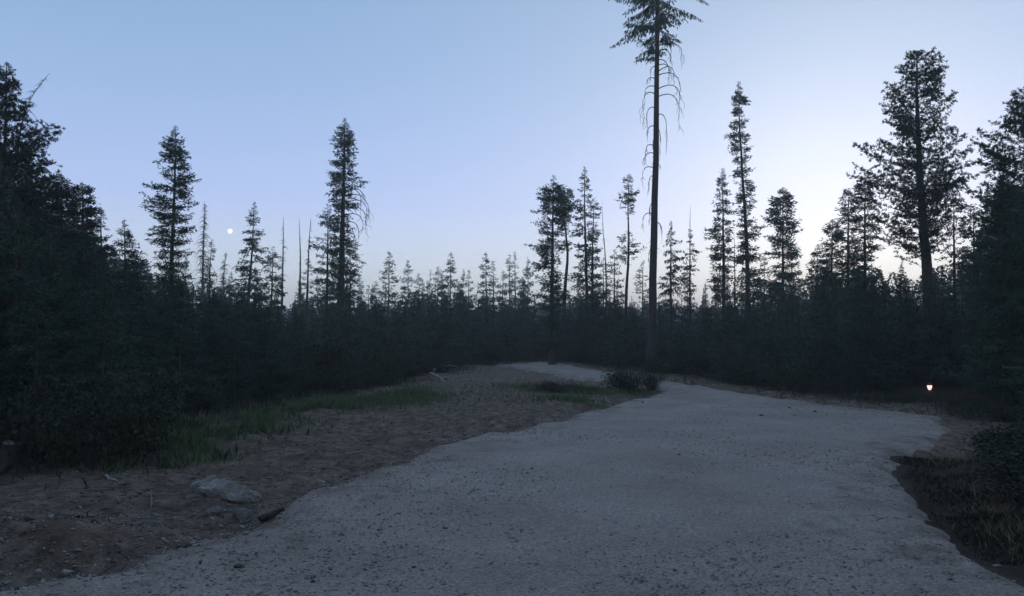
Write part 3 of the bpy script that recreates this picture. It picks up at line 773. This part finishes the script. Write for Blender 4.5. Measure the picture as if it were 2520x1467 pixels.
prop(link('distant_forest', kite_mesh('distant_forest', np.concatenate(Vs), M_FIR)), 'dark wood beyond the thicket, merging into one mass', 'forest', kind='stuff')

# ------------------------------------------------------------------ leafy shrubs
def proto_shrub(n, ls, h):
    V = []
    tb = Tubes()
    for j in range(14):
        az, le = rng.uniform(0, 6.28), rng.uniform(.4, 1.0)
        tip = np.array([math.cos(az) * le * .75, math.sin(az) * le * .75, h * rng.uniform(.55, 1.0) * (1.1 - .35 * le)])
        mid = tip * [.45, .45, .6] + rng.normal(0, .05, 3)
        tb.add([[0, 0, 0], mid, tip], [.012, .008, .004], 4)
        m = n // 14
        f = rng.uniform(.25, 1.05, m)[:, None]
        B = np.where(f < .5, mid * f * 2, mid + (tip - mid) * (f - .5) * 2) + rng.normal(0, .13, (m, 3))
        B[:, 2] = np.abs(B[:, 2]) + .02
        D = rng.normal(0, 1, (m, 3)) + [0, 0, .4]; D /= np.linalg.norm(D, axis=1)[:, None]
        l = ls * rng.uniform(.6, 1.3, m)
        V.append(kites(B, D, l, l * .38))
    return tb.mesh('stems', M_BARK), kite_mesh('foliage', np.concatenate(V), M_LEAF)
SHRUB = [proto_shrub(4400, .05, h) for h in (.9, .75, 1.05)]
def shrub(x, y, s, sz, label, group):
    sm, fm = SHRUB[rng.integers(3)]
    root = empty('leafy_shrub', (x, y, float(ground_h(x, y)) - .02))
    root.rotation_euler = (0, 0, rng.uniform(0, 6.28)); root.scale = (s, s, sz)
    prop(root, label, 'shrub', group)
    link('stems', sm, root); link('foliage', fm, root)
X0, Y0 = on_ground(1545, 962); shrub(X0, Y0, .85, .75, 'dark rounded shrub at the foot of the tall bare-stemmed tree', None)
X0, Y0 = on_ground(1605, 958); shrub(X0 + .1, Y0 + .6, .55, .6, 'small shrub tucked behind the rounded shrub at the bare stem', None)
X0, Y0 = on_ground(1375, 968); shrub(X0, Y0, .85, .30, 'low spreading shrub on the grassy island, below the flat-crowned spruce', None)
X0, Y0 = on_ground(1440, 964); shrub(X0, Y0, .7, .28, 'low flat shrub beside the spreading shrub on the grassy island', None)
for px, py, s, sz, lb in [(780, 955, 1.5, 1.7, 'tall dark shrub at the thicket edge, behind the grassy verge'), (960, 938, 1.5, 1.5, 'rounded black shrub at the thicket edge near the bleached branches'),
                          (610, 965, 1.2, 1.5, 'black shrub where the grassy verge narrows'), (330, 1128, 1.0, 1.2, 'black shrub overhanging the left dirt verge by the pale stick'),
                          (520, 1010, .8, .7, 'low dark shrub on the upper end of the grass patch'), (150, 1135, 1.0, 1.1, 'black shrub beside the tan dry grass tuft')]:
    X0, Y0 = on_ground(px, py); shrub(X0, Y0, s, sz, lb, None)
n = 0
for _ in range(400):
    if n >= 32: break
    x, y = rng.uniform(4.4, 9.5), rng.uniform(4.2, 11.5)
    if float(sdf_poly(BANK, x, y)) < .2 or blocks_lantern(x, y, .7) or x / y > .75: continue
    sz = rng.uniform(.22, .5); e_ = float(sdf_poly(BANK, x, y))
    wd_ = 'knee-high' if sz > .36 else 'ankle-high'
    wh_ = 'at the gravel edge of the dark bank' if e_ < .9 else ('midway up the dark bank' if e_ < 1.9 else 'on the crown of the dark bank')
    ln_ = 'beside the near straight' if y < 7 else 'inside the right-hand turn'
    shrub(x, y, rng.uniform(.5, .85), sz, f'{wd_} black shrub {wh_}, {ln_}', f'{wd_} shrubs {wh_}, {ln_}'); n += 1
n = 0
for _ in range(400):
    if n >= 12: break
    x, y = rng.uniform(7.8, 12), rng.uniform(10.5, 15.5)
    if float(sdf_poly(VERGE, x, y)) < .25 or blocks_lantern(x, y, .8): continue
    shrub(x, y, rng.uniform(.5, .8), rng.uniform(.3, .6), 'low black shrub between the end of the gravel and the dense black conifer', 'shrubs past the end of the gravel'); n += 1
n = 0
for _ in range(900):
    if n >= 40: break
    t = rng.uniform(2, 17.99); i = int(t); x, y = EDGE[i] * (1 - t + i) + EDGE[i + 1] * (t - i)
    x += rng.normal(0, .3); y += rng.uniform(-.3, .6)
    if -6.4 < x < -3.0 and 9.0 < y < 18: continue
    if float(road_sdf(x, y)) > -1.0 or blocks_lantern(x, y, .9): continue
    mk_ = min(MARKS, key=lambda m: (m[0] - x) ** 2 + (m[1] - y) ** 2)[2]
    lb = (f'low shrub at the foot of the thicket, {mk_}', f'low shrubs at the foot of the thicket, {mk_}')
    shrub(x, y, rng.uniform(.6, 1.1), rng.uniform(.6, 1.2), *lb); n += 1

# ------------------------------------------------------------------ grass, litter, loose gravel (uncountable)
def tufts(centers, n, h, wd, lean=.45):
    """centers: (x, y, rx, ry, weight)"""
    w = np.array([c[4] for c in centers], float); w /= w.sum()
    k = rng.choice(len(centers), n, p=w); C = np.array(centers)[k]
    rad = np.abs(rng.normal(0, .55, n)) + .05; a = rng.uniform(0, 6.283, n)
    x, y = C[:, 0] + np.cos(a) * rad * C[:, 2], C[:, 1] + np.sin(a) * rad * C[:, 3]
    ok = (road_sdf(x, y) < -.12) & (fbm(x, y, .5, 77, 2) > -.18)
    x, y = x[ok], y[ok]; n = len(x)
    B = np.stack([x, y, ground_h(x, y) - .01], 1)
    D = np.stack([rng.normal(0, lean, n), rng.normal(0, lean, n), np.ones(n)], 1); D /= np.linalg.norm(D, axis=1)[:, None]
    l = h * rng.uniform(.4, 1.3, n)
    return kites(B, D, l, wd * rng.uniform(.6, 1.3, n))
def gpatch(px, py, rx, ry, w): return (*on_ground(px, py), rx, ry, w)
V = tufts([gpatch(590, 1045, .9, 2.2, 4.5), gpatch(445, 1105, .7, .9, 2.0), gpatch(905, 985, 1.9, 1.9, 4), gpatch(780, 1000, 1.2, 1.4, 1.6), gpatch(1010, 965, 1.2, 2.0, 1.6)], 20000, .17, .010)
prop(link('grass', kite_mesh('grass', V, M_GRASS)), 'short green grass along the left verge below the thicket', 'grass', kind='stuff')
V = tufts([gpatch(600, 1050, 1.3, 2.0, 2), gpatch(905, 990, 2.4, 2.4, 3), gpatch(445, 1108, .8, .9, 1), gpatch(1400, 965, 2.2, 2.0, 1.5)], 2600, .22, .006, .4)
prop(link('dry_stalks', kite_mesh('dry_stalks', V, M_DRY)), 'thin dry stalks mixed through the grass of the verges', 'dry grass', kind='stuff')
V = tufts([gpatch(1330, 955, 1.4, 2.0, 2), gpatch(1450, 965, 1.4, 1.4, 2), gpatch(1400, 985, 1.4, 1.0, 1), gpatch(1540, 960, 1.0, .8, 1)], 7000, .14, .012)
prop(link('grass', kite_mesh('island_grass', V, M_GRASS)), 'short dull green grass on the island inside the road loop', 'grass', kind='stuff')
V = tufts([(6.2, 8.2, 2.2, 3.0, 3), (5.2, 6.0, 1.0, 1.6, 2), (8.5, 9.5, 2.5, 2.0, 2)], 14000, .065, .008, 1.0)
prop(link('ground_cover', kite_mesh('ground_cover', V, M_LEAF)), 'low dark ground cover over the right-hand bank', 'ground cover', kind='stuff')
RE = np.array([(4.95, 10.0), (4.7, 8.9), (4.3, 7.9), (3.9, 7.0), (3.6, 6.3), (3.5, 5.6), (3.5, 4.9)])
V = tufts([(*p, .45, .6, 1) for p in RE + [.35, 0]], 9000, .055, .007, .9)
prop(link('ground_cover', kite_mesh('bank_weeds', V, M_LEAF)), 'dark weeds spilling over the right gravel edge', 'weeds', kind='stuff')
V = tufts([(*p, .5, .7, 1) for p in RE + [.6, 0]], 1500, .13, .004, .6)
prop(link('dry_stalks', kite_mesh('bank_stalks', V, M_DRY)), 'thin dry stalks along the foot of the right bank', 'dry grass', kind='stuff')
V = tufts([(*(EDGE[i] * .5 + EDGE[i + 1] * .5), 1.6, 1.6, 1) for i in range(1, 18)], 14000, .22, .013, .6)
prop(link('ground_cover', kite_mesh('edge_cover', V, M_LEAF)), 'low dark undergrowth along the foot of the thicket', 'undergrowth', kind='stuff')
# dry tuft
X0, Y0 = on_ground(40, 1118)
V = tufts([(X0, Y0, .22, .2, 1)], 420, .34, .006, .25)
V = V - np.array([X0, Y0, 0])
o = prop(link('dry_grass_tuft', kite_mesh('dry_grass_tuft', V, M_DRY)), 'tan dry grass tuft on the left dirt verge', 'grass tuft'); o.location = (X0, Y0, 0)

def pebble_cloud(x, y, z, size, sink=.35):
    n = len(x)
    oct_ = np.array([[1, 0, 0], [-1, 0, 0], [0, 1, 0], [0, -1, 0], [0, 0, 1], [0, 0, -1.]])
    A = rng.uniform(0, 6.283, n)
    P = oct_[None] * (1 + rng.normal(0, .22, (n, 6, 1))) * np.array([1, .78, .42])[None, None] * size[:, None, None]
    c, s = np.cos(A)[:, None], np.sin(A)[:, None]
    px = P[..., 0] * c - P[..., 1] * s; py = P[..., 0] * s + P[..., 1] * c
    tilt = rng.normal(0, .35, (n, 1))
    pz = P[..., 2] + px * tilt
    V = np.stack([px + x[:, None], py + y[:, None], pz + (z + size * (.5 - sink))[:, None]], -1)
    f = np.array([[0, 2, 4], [2, 1, 4], [1, 3, 4], [3, 0, 4], [2, 0, 5], [1, 2, 5], [3, 1, 5], [0, 3, 5]])
    return V.reshape(-1, 3), (f[None] + (np.arange(n) * 6)[:, None, None]).reshape(-1, 3)
def depth_pick(n, lo, hi): return lo * (hi / lo) ** rng.uniform(0, 1, n)
def b_peb(m, n, l, b):
    g = n.new('ShaderNodeNewGeometry')
    r = n.new('ShaderNodeValToRGB'); e = r.color_ramp.elements
    e[0].position, e[0].color = 0, (.20, .168, .145, 1); e[1].position, e[1].color = 1, (.46, .395, .35, 1)
    l.new(g.outputs['Random Per Island'], r.inputs[0]); l.new(r.outputs[0], b.inputs['Base Color'])
    b.inputs['Roughness'].default_value = .9
M_PEB = material('loose_pebbles', b_peb)
n = 21000
y = depth_pick(n, 3.6, 17); x = rng.uniform(-.75, .75, n) * y
ok = road_sdf(x, y) > np.where(x > 2.5, .05, -.35); x, y = x[ok], y[ok]
sz = .006 + .010 * rng.uniform(0, 1, len(x)) ** 3 + .0006 * y
V, f = pebble_cloud(x, y, surf_h(x, y), sz)
prop(link('loose_gravel', np_mesh('loose_gravel', V, f, M_PEB)), 'loose grey gravel scattered over the road surface', 'gravel', kind='stuff')
n = 22000                                                    # gravel thrown off the road into the dirt
y = depth_pick(n, 3.8, 16); x = rng.uniform(-.8, .5, n) * y
sd = road_sdf(x, y); ok = (sd < -.1) & (rng.uniform(0, 1, n) < np.exp(sd / np.where(x < 2.5, .8, .22))); x, y = x[ok], y[ok]
V, f = pebble_cloud(x, y, surf_h(x, y), .007 + .016 * rng.uniform(0, 1, len(x)) ** 3 + .0006 * y)
prop(link('loose_gravel', np_mesh('thrown_gravel', V, f, M_PEB)), 'loose gravel thrown off the road onto the dirt', 'gravel', kind='stuff')
n = 9000
y = depth_pick(n, 3.8, 24); x = rng.uniform(-.75, .3, n) * y
ok = (road_sdf(x, y) < -.05) & (sdf_poly(FOREST, x, y) < .3); x, y = x[ok], y[ok]
sz = .006 + .022 * rng.uniform(0, 1, len(x)) ** 4 + .0006 * y
V, f = pebble_cloud(x, y, surf_h(x, y), sz)
def b_clod(m, n, l, b):
    g = n.new('ShaderNodeNewGeometry')
    r = n.new('ShaderNodeValToRGB'); e = r.color_ramp.elements
    e[0].position, e[0].color = 0, (.045, .036, .029, 1); e[1].position, e[1].color = 1, (.23, .20, .165, 1)
    l.new(g.outputs['Random Per Island'], r.inputs[0]); l.new(r.outputs[0], b.inputs['Base Color'])
    b.inputs['Roughness'].default_value = 1
prop(link('dirt_clods', np_mesh('dirt_clods', V, f, material('dirt_clods', b_clod))), 'small clods and grit over the bare dirt verge', 'dirt clods', kind='stuff')
# needle litter and twigs on the dirt
n = 9000
y = depth_pick(n, 4, 26); x = rng.uniform(-.75, .3, n) * y
ok = (road_sdf(x, y) < -.02) & (sdf_poly(FOREST, x, y) < 1.0); x, y = x[ok], y[ok]; n = len(x)
D = np.stack([rng.normal(0, 1, n), rng.normal(0, 1, n), rng.uniform(-.05, .3, n)], 1); D /= np.linalg.norm(D, axis=1)[:, None]
V = kites(np.stack([x, y, surf_h(x, y) + .008], 1), D, rng.uniform(.04, .16, n), .004 + .0004 * y)
prop(link('twig_litter', kite_mesh('twig_litter', V, M_DEAD)), 'fine broken twigs littering the dirt verge', 'twig litter', kind='stuff')

# ------------------------------------------------------------------ single stones
def stone_mesh(seed, flat=.6, sub=2, rough=0):
    import bmesh
    bm = bmesh.new(); bmesh.ops.create_icosphere(bm, subdivisions=sub, radius=1)
    r = np.random.default_rng(seed)
    pl = r.normal(size=(14, 3)); pl /= np.linalg.norm(pl, axis=1)[:, None]; ds = r.uniform(.42, .82, 14)
    for v in bm.verts:
        p = np.array(v.co)
        for q, d in zip(pl, ds):
            e = p @ q - d
            if e > 0: p = p - q * e
        p *= [1, r.uniform(.97, 1.03) * .8, flat]
        if rough: p = p * (1 + rough * float(fbm(p[0] * 2 + p[2], p[1] * 2 - p[2], .6, seed, 4)) * 1.6)
        v.co = p
    me = bpy.data.meshes.new('stone'); bm.to_mesh(me); bm.free()
    return me
ST = []
for i in range(6):
    for M in (M_STONE, M_DARKSTONE):
        m = stone_mesh(i + 1, .5 + .05 * i, 3, .15); m.materials.append(M); ST.append(m)
PALE = [(1283, 2006), (1426, 1985), (1329, 2083), (1442, 2037), (1525, 2049), (1547, 2087), (1519, 2094), (1577, 2083), (1404, 2114), (1237, 2140), (1717, 1997), (1809, 2090),
        (1864, 2210), (1590, 2164), (1372, 2194), (1087, 2227), (987, 2204), (1108, 2027), (1178, 2168), (1783, 2134), (662, 2072), (517, 2132), (549, 2130), (597, 2122),
        (464, 1967), (717, 1974), (472, 2210), (692, 2207), (652, 2142), (233, 2100), (10, 2195), (30, 2132), (65, 2222), (145, 2207), (742, 1994), (1079, 1884),
        (1049, 1912), (924, 1980), (3562, 2186), (3323, 1740), (3368, 1814), (3524, 2110), (3297, 2117), (3738, 2110)]
DARK = [(1551, 2130), (1174, 2195), (960, 2079), (1670, 1989), (750, 2117), (2961, 1530), (3057, 1549), (2855, 1564), (2548, 1719), (2518, 1507), (2410, 1512), (1993, 1771)]
def stone(px, py, pale, label, group=None, s=None, name='stone'):
    x, y = on_ground(px / 1.5244, py / 1.5244)
    o = link(name, ST[2 * rng.integers(6) + (0 if pale else 1)])
    s = s or rng.uniform(.016, .030) * (y / 5) ** .6
    o.location = (x, y, float(surf_h(x, y)) + s * .08); o.scale = (s, s, s)
    o.rotation_euler = (rng.normal(0, .25), rng.normal(0, .25), rng.uniform(0, 6.28))
    return prop(o, label, 'stone', group)
for p in PALE:
    right = p[0] > 3000
    stone(*p, True, 'pale stone loose at the road edge below the dark right bank' if right else 'small pale stone lying in the gravel of the road foreground',
          'pale stones at the right road edge' if right else 'pale stones in the gravel')
for p in DARK:
    far = p[1] < 1800
    stone(*p, False, 'dark clod on the smooth gravel of the bend' if far else 'dark stone lying in the coarse gravel of the foreground', 'dark clods on the bend' if far else 'dark stones in the gravel')
stone(1202, 1775, True, 'single pale stone on the bare dirt left of the road edge', s=.07)
stone(409, 1934, True, 'small pale flat stone on the brown dirt at left', s=.045)
# broken rock half buried in the dirt
M_SLAB = simple('slab_rock', 7, [(.3, (.18, .15, .13)), (.7, (.44, .39, .345))], bump=1.0, bscale=22)
for px, py, sx, sy, sz, ry_, rz_, fl, seed, lb in [
        (556, 1208, .36, .34, .40, .35, .6, .55, 47, 'largest pale grey boulder half buried in the dirt left of the road'),
        (500, 1200, .24, .17, .20, -.2, 1.2, .6, 44, 'flat pale rock on the uphill side of the largest boulder'),
        (596, 1234, .15, .13, .17, .4, 2.0, .7, 52, 'angular rock at the road side of the largest boulder'),
        (528, 1236, .09, .08, .10, -.3, .3, .7, 58, 'small rock in front of the largest boulder'),
        (470, 1214, .07, .06, .07, .1, 2.7, .6, 61, 'smallest pale rock at the end of the boulder cluster')]:
    m = stone_mesh(seed, fl, 4, .22); m.materials.append(M_SLAB)
    x, y = on_ground(px, py)
    o = link('boulder', m); o.location = (x, y, float(ground_h(x, y)) + .01); o.scale = (sx, sy, sz); o.rotation_euler = (.18, ry_, rz_)
    prop(o, lb, 'boulder', 'broken rocks in the left dirt')

for k in range(26):
    px, py = rng.uniform(-10, 640), rng.uniform(1235, 1450)
    if py < 1290 and px > 480: continue
    st_ = stone(px * 1.5244, py * 1.5244, rng.uniform() < .7, 'rubble stone in the dirt where it meets the coarse gravel', 'rubble stones at the left gravel edge', s=rng.uniform(.025, .065))
# ------------------------------------------------------------------ dead wood on the ground
def stick(name, label, a, b, r, mat, bend=.06, h=(0, 0), forks=2, group=None, cat='branch'):
    (x0, y0), (x1, y1) = on_ground(*a), on_ground(*b)
    z0, z1 = float(surf_h(x0, y0)) + r * .7 + h[0], float(surf_h(x1, y1)) + r * .7 + h[1]
    O = np.array([x0, y0, z0])
    u = np.linspace(0, 1, 8)
    P = np.stack([(x1 - x0) * u, (y1 - y0) * u, (z1 - z0) * u], 1)
    L = np.linalg.norm(P[-1])
    P[1:-1] += rng.normal(0, bend * L * .35, (6, 3)) * [1, 1, .3]
    P[1:-1, 2] = np.abs(P[1:-1, 2]) * .5 + P[1:-1, 2] * .5
    root = empty(name, tuple(O)); prop(root, label, cat, group)
    t = Tubes(); t.add(P, r * (1.1 - .6 * u), 7); link('stem', t.mesh('stem', mat), root)
    for j in range(forks):
        k = rng.integers(2, 7); d = P[-1] / L + rng.normal(0, .6, 3) * [1, 1, .2]; d[2] = abs(d[2]) * .4
        e = P[k] + d * L * rng.uniform(.2, .4)
        t = Tubes(); t.add([P[k], (P[k] + e) / 2 + rng.normal(0, .02 * L, 3), e], [r * .5, r * .4, r * .2], 5)
        link('twig', t.mesh('twig', mat), root)
X0, Y0 = on_ground(28, 1140)
root = empty('tree_stump', (X0, Y0, float(ground_h(X0, Y0)) - .04)); prop(root, 'short weathered brown stump beside the dry grass tuft', 'stump')
t = Tubes(); zz = np.array([0, .05, .14, .26, .33]); t.add(np.stack([zz * .1, zz * 0, zz], 1), [.24, .18, .145, .135, .12], 12)
link('trunk', t.mesh('trunk', M_BARK), root)
t = Tubes(); t.add([[.032, 0, .325], [.033, 0, .335], [.034, 0, .337]], [.124, .115, .002], 12); link('cut_top', t.mesh('cut_top', M_PALEWOOD), root)
for k in range(5):
    a = k * 1.25 + rng.uniform(-.3, .3); t = Tubes(); u = np.array([.1, .22, .36, .5])
    t.add(np.stack([u * math.cos(a), u * math.sin(a), [.10, .07, .035, -.02]], 1), [.06, .045, .03, .015], 6); link('root', t.mesh('root', M_BARK), root)
stick('dead_branch', 'short bleached stick on the brown dirt before the black thicket', (256, 1160), (288, 1182), .018, M_PALEWOOD, forks=1)
stick('dead_branch', 'dark stick lying in the brown dirt at left', (192, 1290), (216, 1272), .014, M_DEAD, forks=1)
stick('dead_branch', 'small upright twig stuck in the dirt above the coarse gravel', (371, 1226), (372, 1222), .008, M_PALEWOOD, h=(-.01, .13), forks=0)
stick('dead_branch', 'bleached forked branch, uppermost of the pile at the thicket edge', (1040, 908), (1094, 916), .05, M_PALEWOOD, h=(.22, .10), forks=3)
stick('dead_branch', 'bleached branch tilted up over the pile at the thicket edge', (1066, 918), (1102, 903), .05, M_PALEWOOD, h=(.08, .26), forks=3)
stick('dead_branch', 'bleached branch lying lowest in front of the pile', (1060, 926), (1096, 942), .05, M_PALEWOOD, h=(.12, .04), forks=2)
stick('dead_branch', 'thin grey branch lying behind the bleached pile', (1080, 915), (1130, 921), .025, M_DEAD, h=(.04, .02), forks=2)
stick('rotten_log', 'short dark log end poking from under the road edge', (640, 1252), (700, 1246), .035, M_BARK, h=(0, .01), forks=1, cat='log')

# ------------------------------------------------------------------ lantern glowing among the dark trees
def lathe(prof, n=20):
    a = np.arange(n) * 2 * math.pi / n
    V = np.array([[r * math.cos(t), r * math.sin(t), z] for r, z in prof for t in a])
    k = len(prof); i = np.arange(k - 1)[:, None] * n; j = np.arange(n)[None]; j2 = (j + 1) % n
    return V, np.stack([i + j, i + j2, i + n + j2, i + n + j], -1).reshape(-1, 4)
M_METAL = material('dull_metal', lambda m, n, l, b: noise_col(n, l, b, 30, [(.3, (.08, .08, .085)), (.7, (.16, .16, .17))], rough=.5))
def b_lamp(m, n, l, b):
    noise_col(n, l, b, 40, [(.4, (.9, .55, .25)), (.6, (1, .75, .45))])
    b.inputs['Emission Color'].default_value = (1.0, .45, .36, 1); b.inputs['Emission Strength'].default_value = 2.0
M_GLOBE = material('lit_globe', b_lamp)
def b_fl(m, n, l, b):
    b.inputs['Base Color'].default_value = (1, .9, .7, 1)
    b.inputs['Emission Color'].default_value = (1.0, .86, .55, 1); b.inputs['Emission Strength'].default_value = 7
M_FLAME = material('flame', b_fl)
lz = float(ground_h(*lant))
root = empty('lantern', (lant[0], lant[1], lz)); root.scale = (.85, .85, .85)
prop(root, 'small lit lantern glowing orange on the ground among the black trees', 'lantern')
link('base', np_mesh('base', *lathe([(.0, 0), (.06, 0), (.062, .03), (.05, .045), (.03, .055), (.0, .055)]), M_METAL, True), root)
link('globe', np_mesh('globe', *lathe([(.028, .053), (.040, .075), (.058, .11), (.066, .15), (.070, .185), (.060, .20)]), M_GLOBE, True), root)
link('flame', np_mesh('flame', *lathe([(.0, .06), (.018, .09), (.024, .13), (.0735, .185), (.0, .195)][:3] + [(.012, .18), (.0, .19)]), M_FLAME, True), root)
link('cap', np_mesh('cap', *lathe([(.074, .198), (.076, .21), (.055, .235), (.035, .25), (.03, .27), (.0, .275)]), M_METAL, True), root)
t = Tubes(); a = np.linspace(0, math.pi, 14); t.add(np.stack([.085 * np.cos(a), 0 * a, .20 + .14 * np.sin(a)], 1), .004, 5); link('handle', t.mesh('handle', M_METAL), root)
for s in (-1, 1):
    t = Tubes(); t.add([[s * .062, 0, .03], [s * .084, 0, .10], [s * .084, 0, .19], [s * .072, 0, .21]], .004, 5); link('frame_wire', t.mesh('frame_wire', M_METAL), root)

# ------------------------------------------------------------------ moon
import bmesh
bm = bmesh.new(); bmesh.ops.create_uvsphere(bm, u_segments=32, v_segments=20, radius=1)
me = bpy.data.meshes.new('moon'); bm.to_mesh(me); bm.free()
def b_moon(m, n, l, b):
    b.inputs['Base Color'].default_value = (.4, .4, .4, 1)
    b.inputs['Emission Color'].default_value = (1, .95, .86, 1); b.inputs['Emission Strength'].default_value = 1.6
me.materials.append(material('moonlight', b_moon))
for p in me.polygons: p.use_smooth = True
o = link('moon', me); o.location = at(566, 569, 3000); s = 5.6 / F * 3000; o.scale = (s, s, s)
prop(o, 'bright white moon low in the sky between two dead-topped trees and a spruce', 'moon')

# ------------------------------------------------------------------ dusk haze
bm = bmesh.new(); bmesh.ops.create_cube(bm, size=1)
me = bpy.data.meshes.new('haze'); bm.to_mesh(me); bm.free()
mh = bpy.data.materials.new('haze'); mh.use_nodes = True
mh.node_tree.nodes.clear()
ho = mh.node_tree.nodes.new('ShaderNodeOutputMaterial'); pv = mh.node_tree.nodes.new('ShaderNodeVolumePrincipled')
pv.inputs['Color'].default_value = (.97, .93, .89, 1); pv.inputs['Density'].default_value = .0019; pv.inputs['Anisotropy'].default_value = .3
mh.node_tree.links.new(pv.outputs[0], ho.inputs['Volume'])
me.materials.append(mh)
HAZE = True
if HAZE:
    o = link('haze', me); o.location = (0, 290, 12); o.scale = (1080, 780, 27)
    prop(o, 'thin blue dusk haze over the clearing and forest', 'haze', kind='stuff')
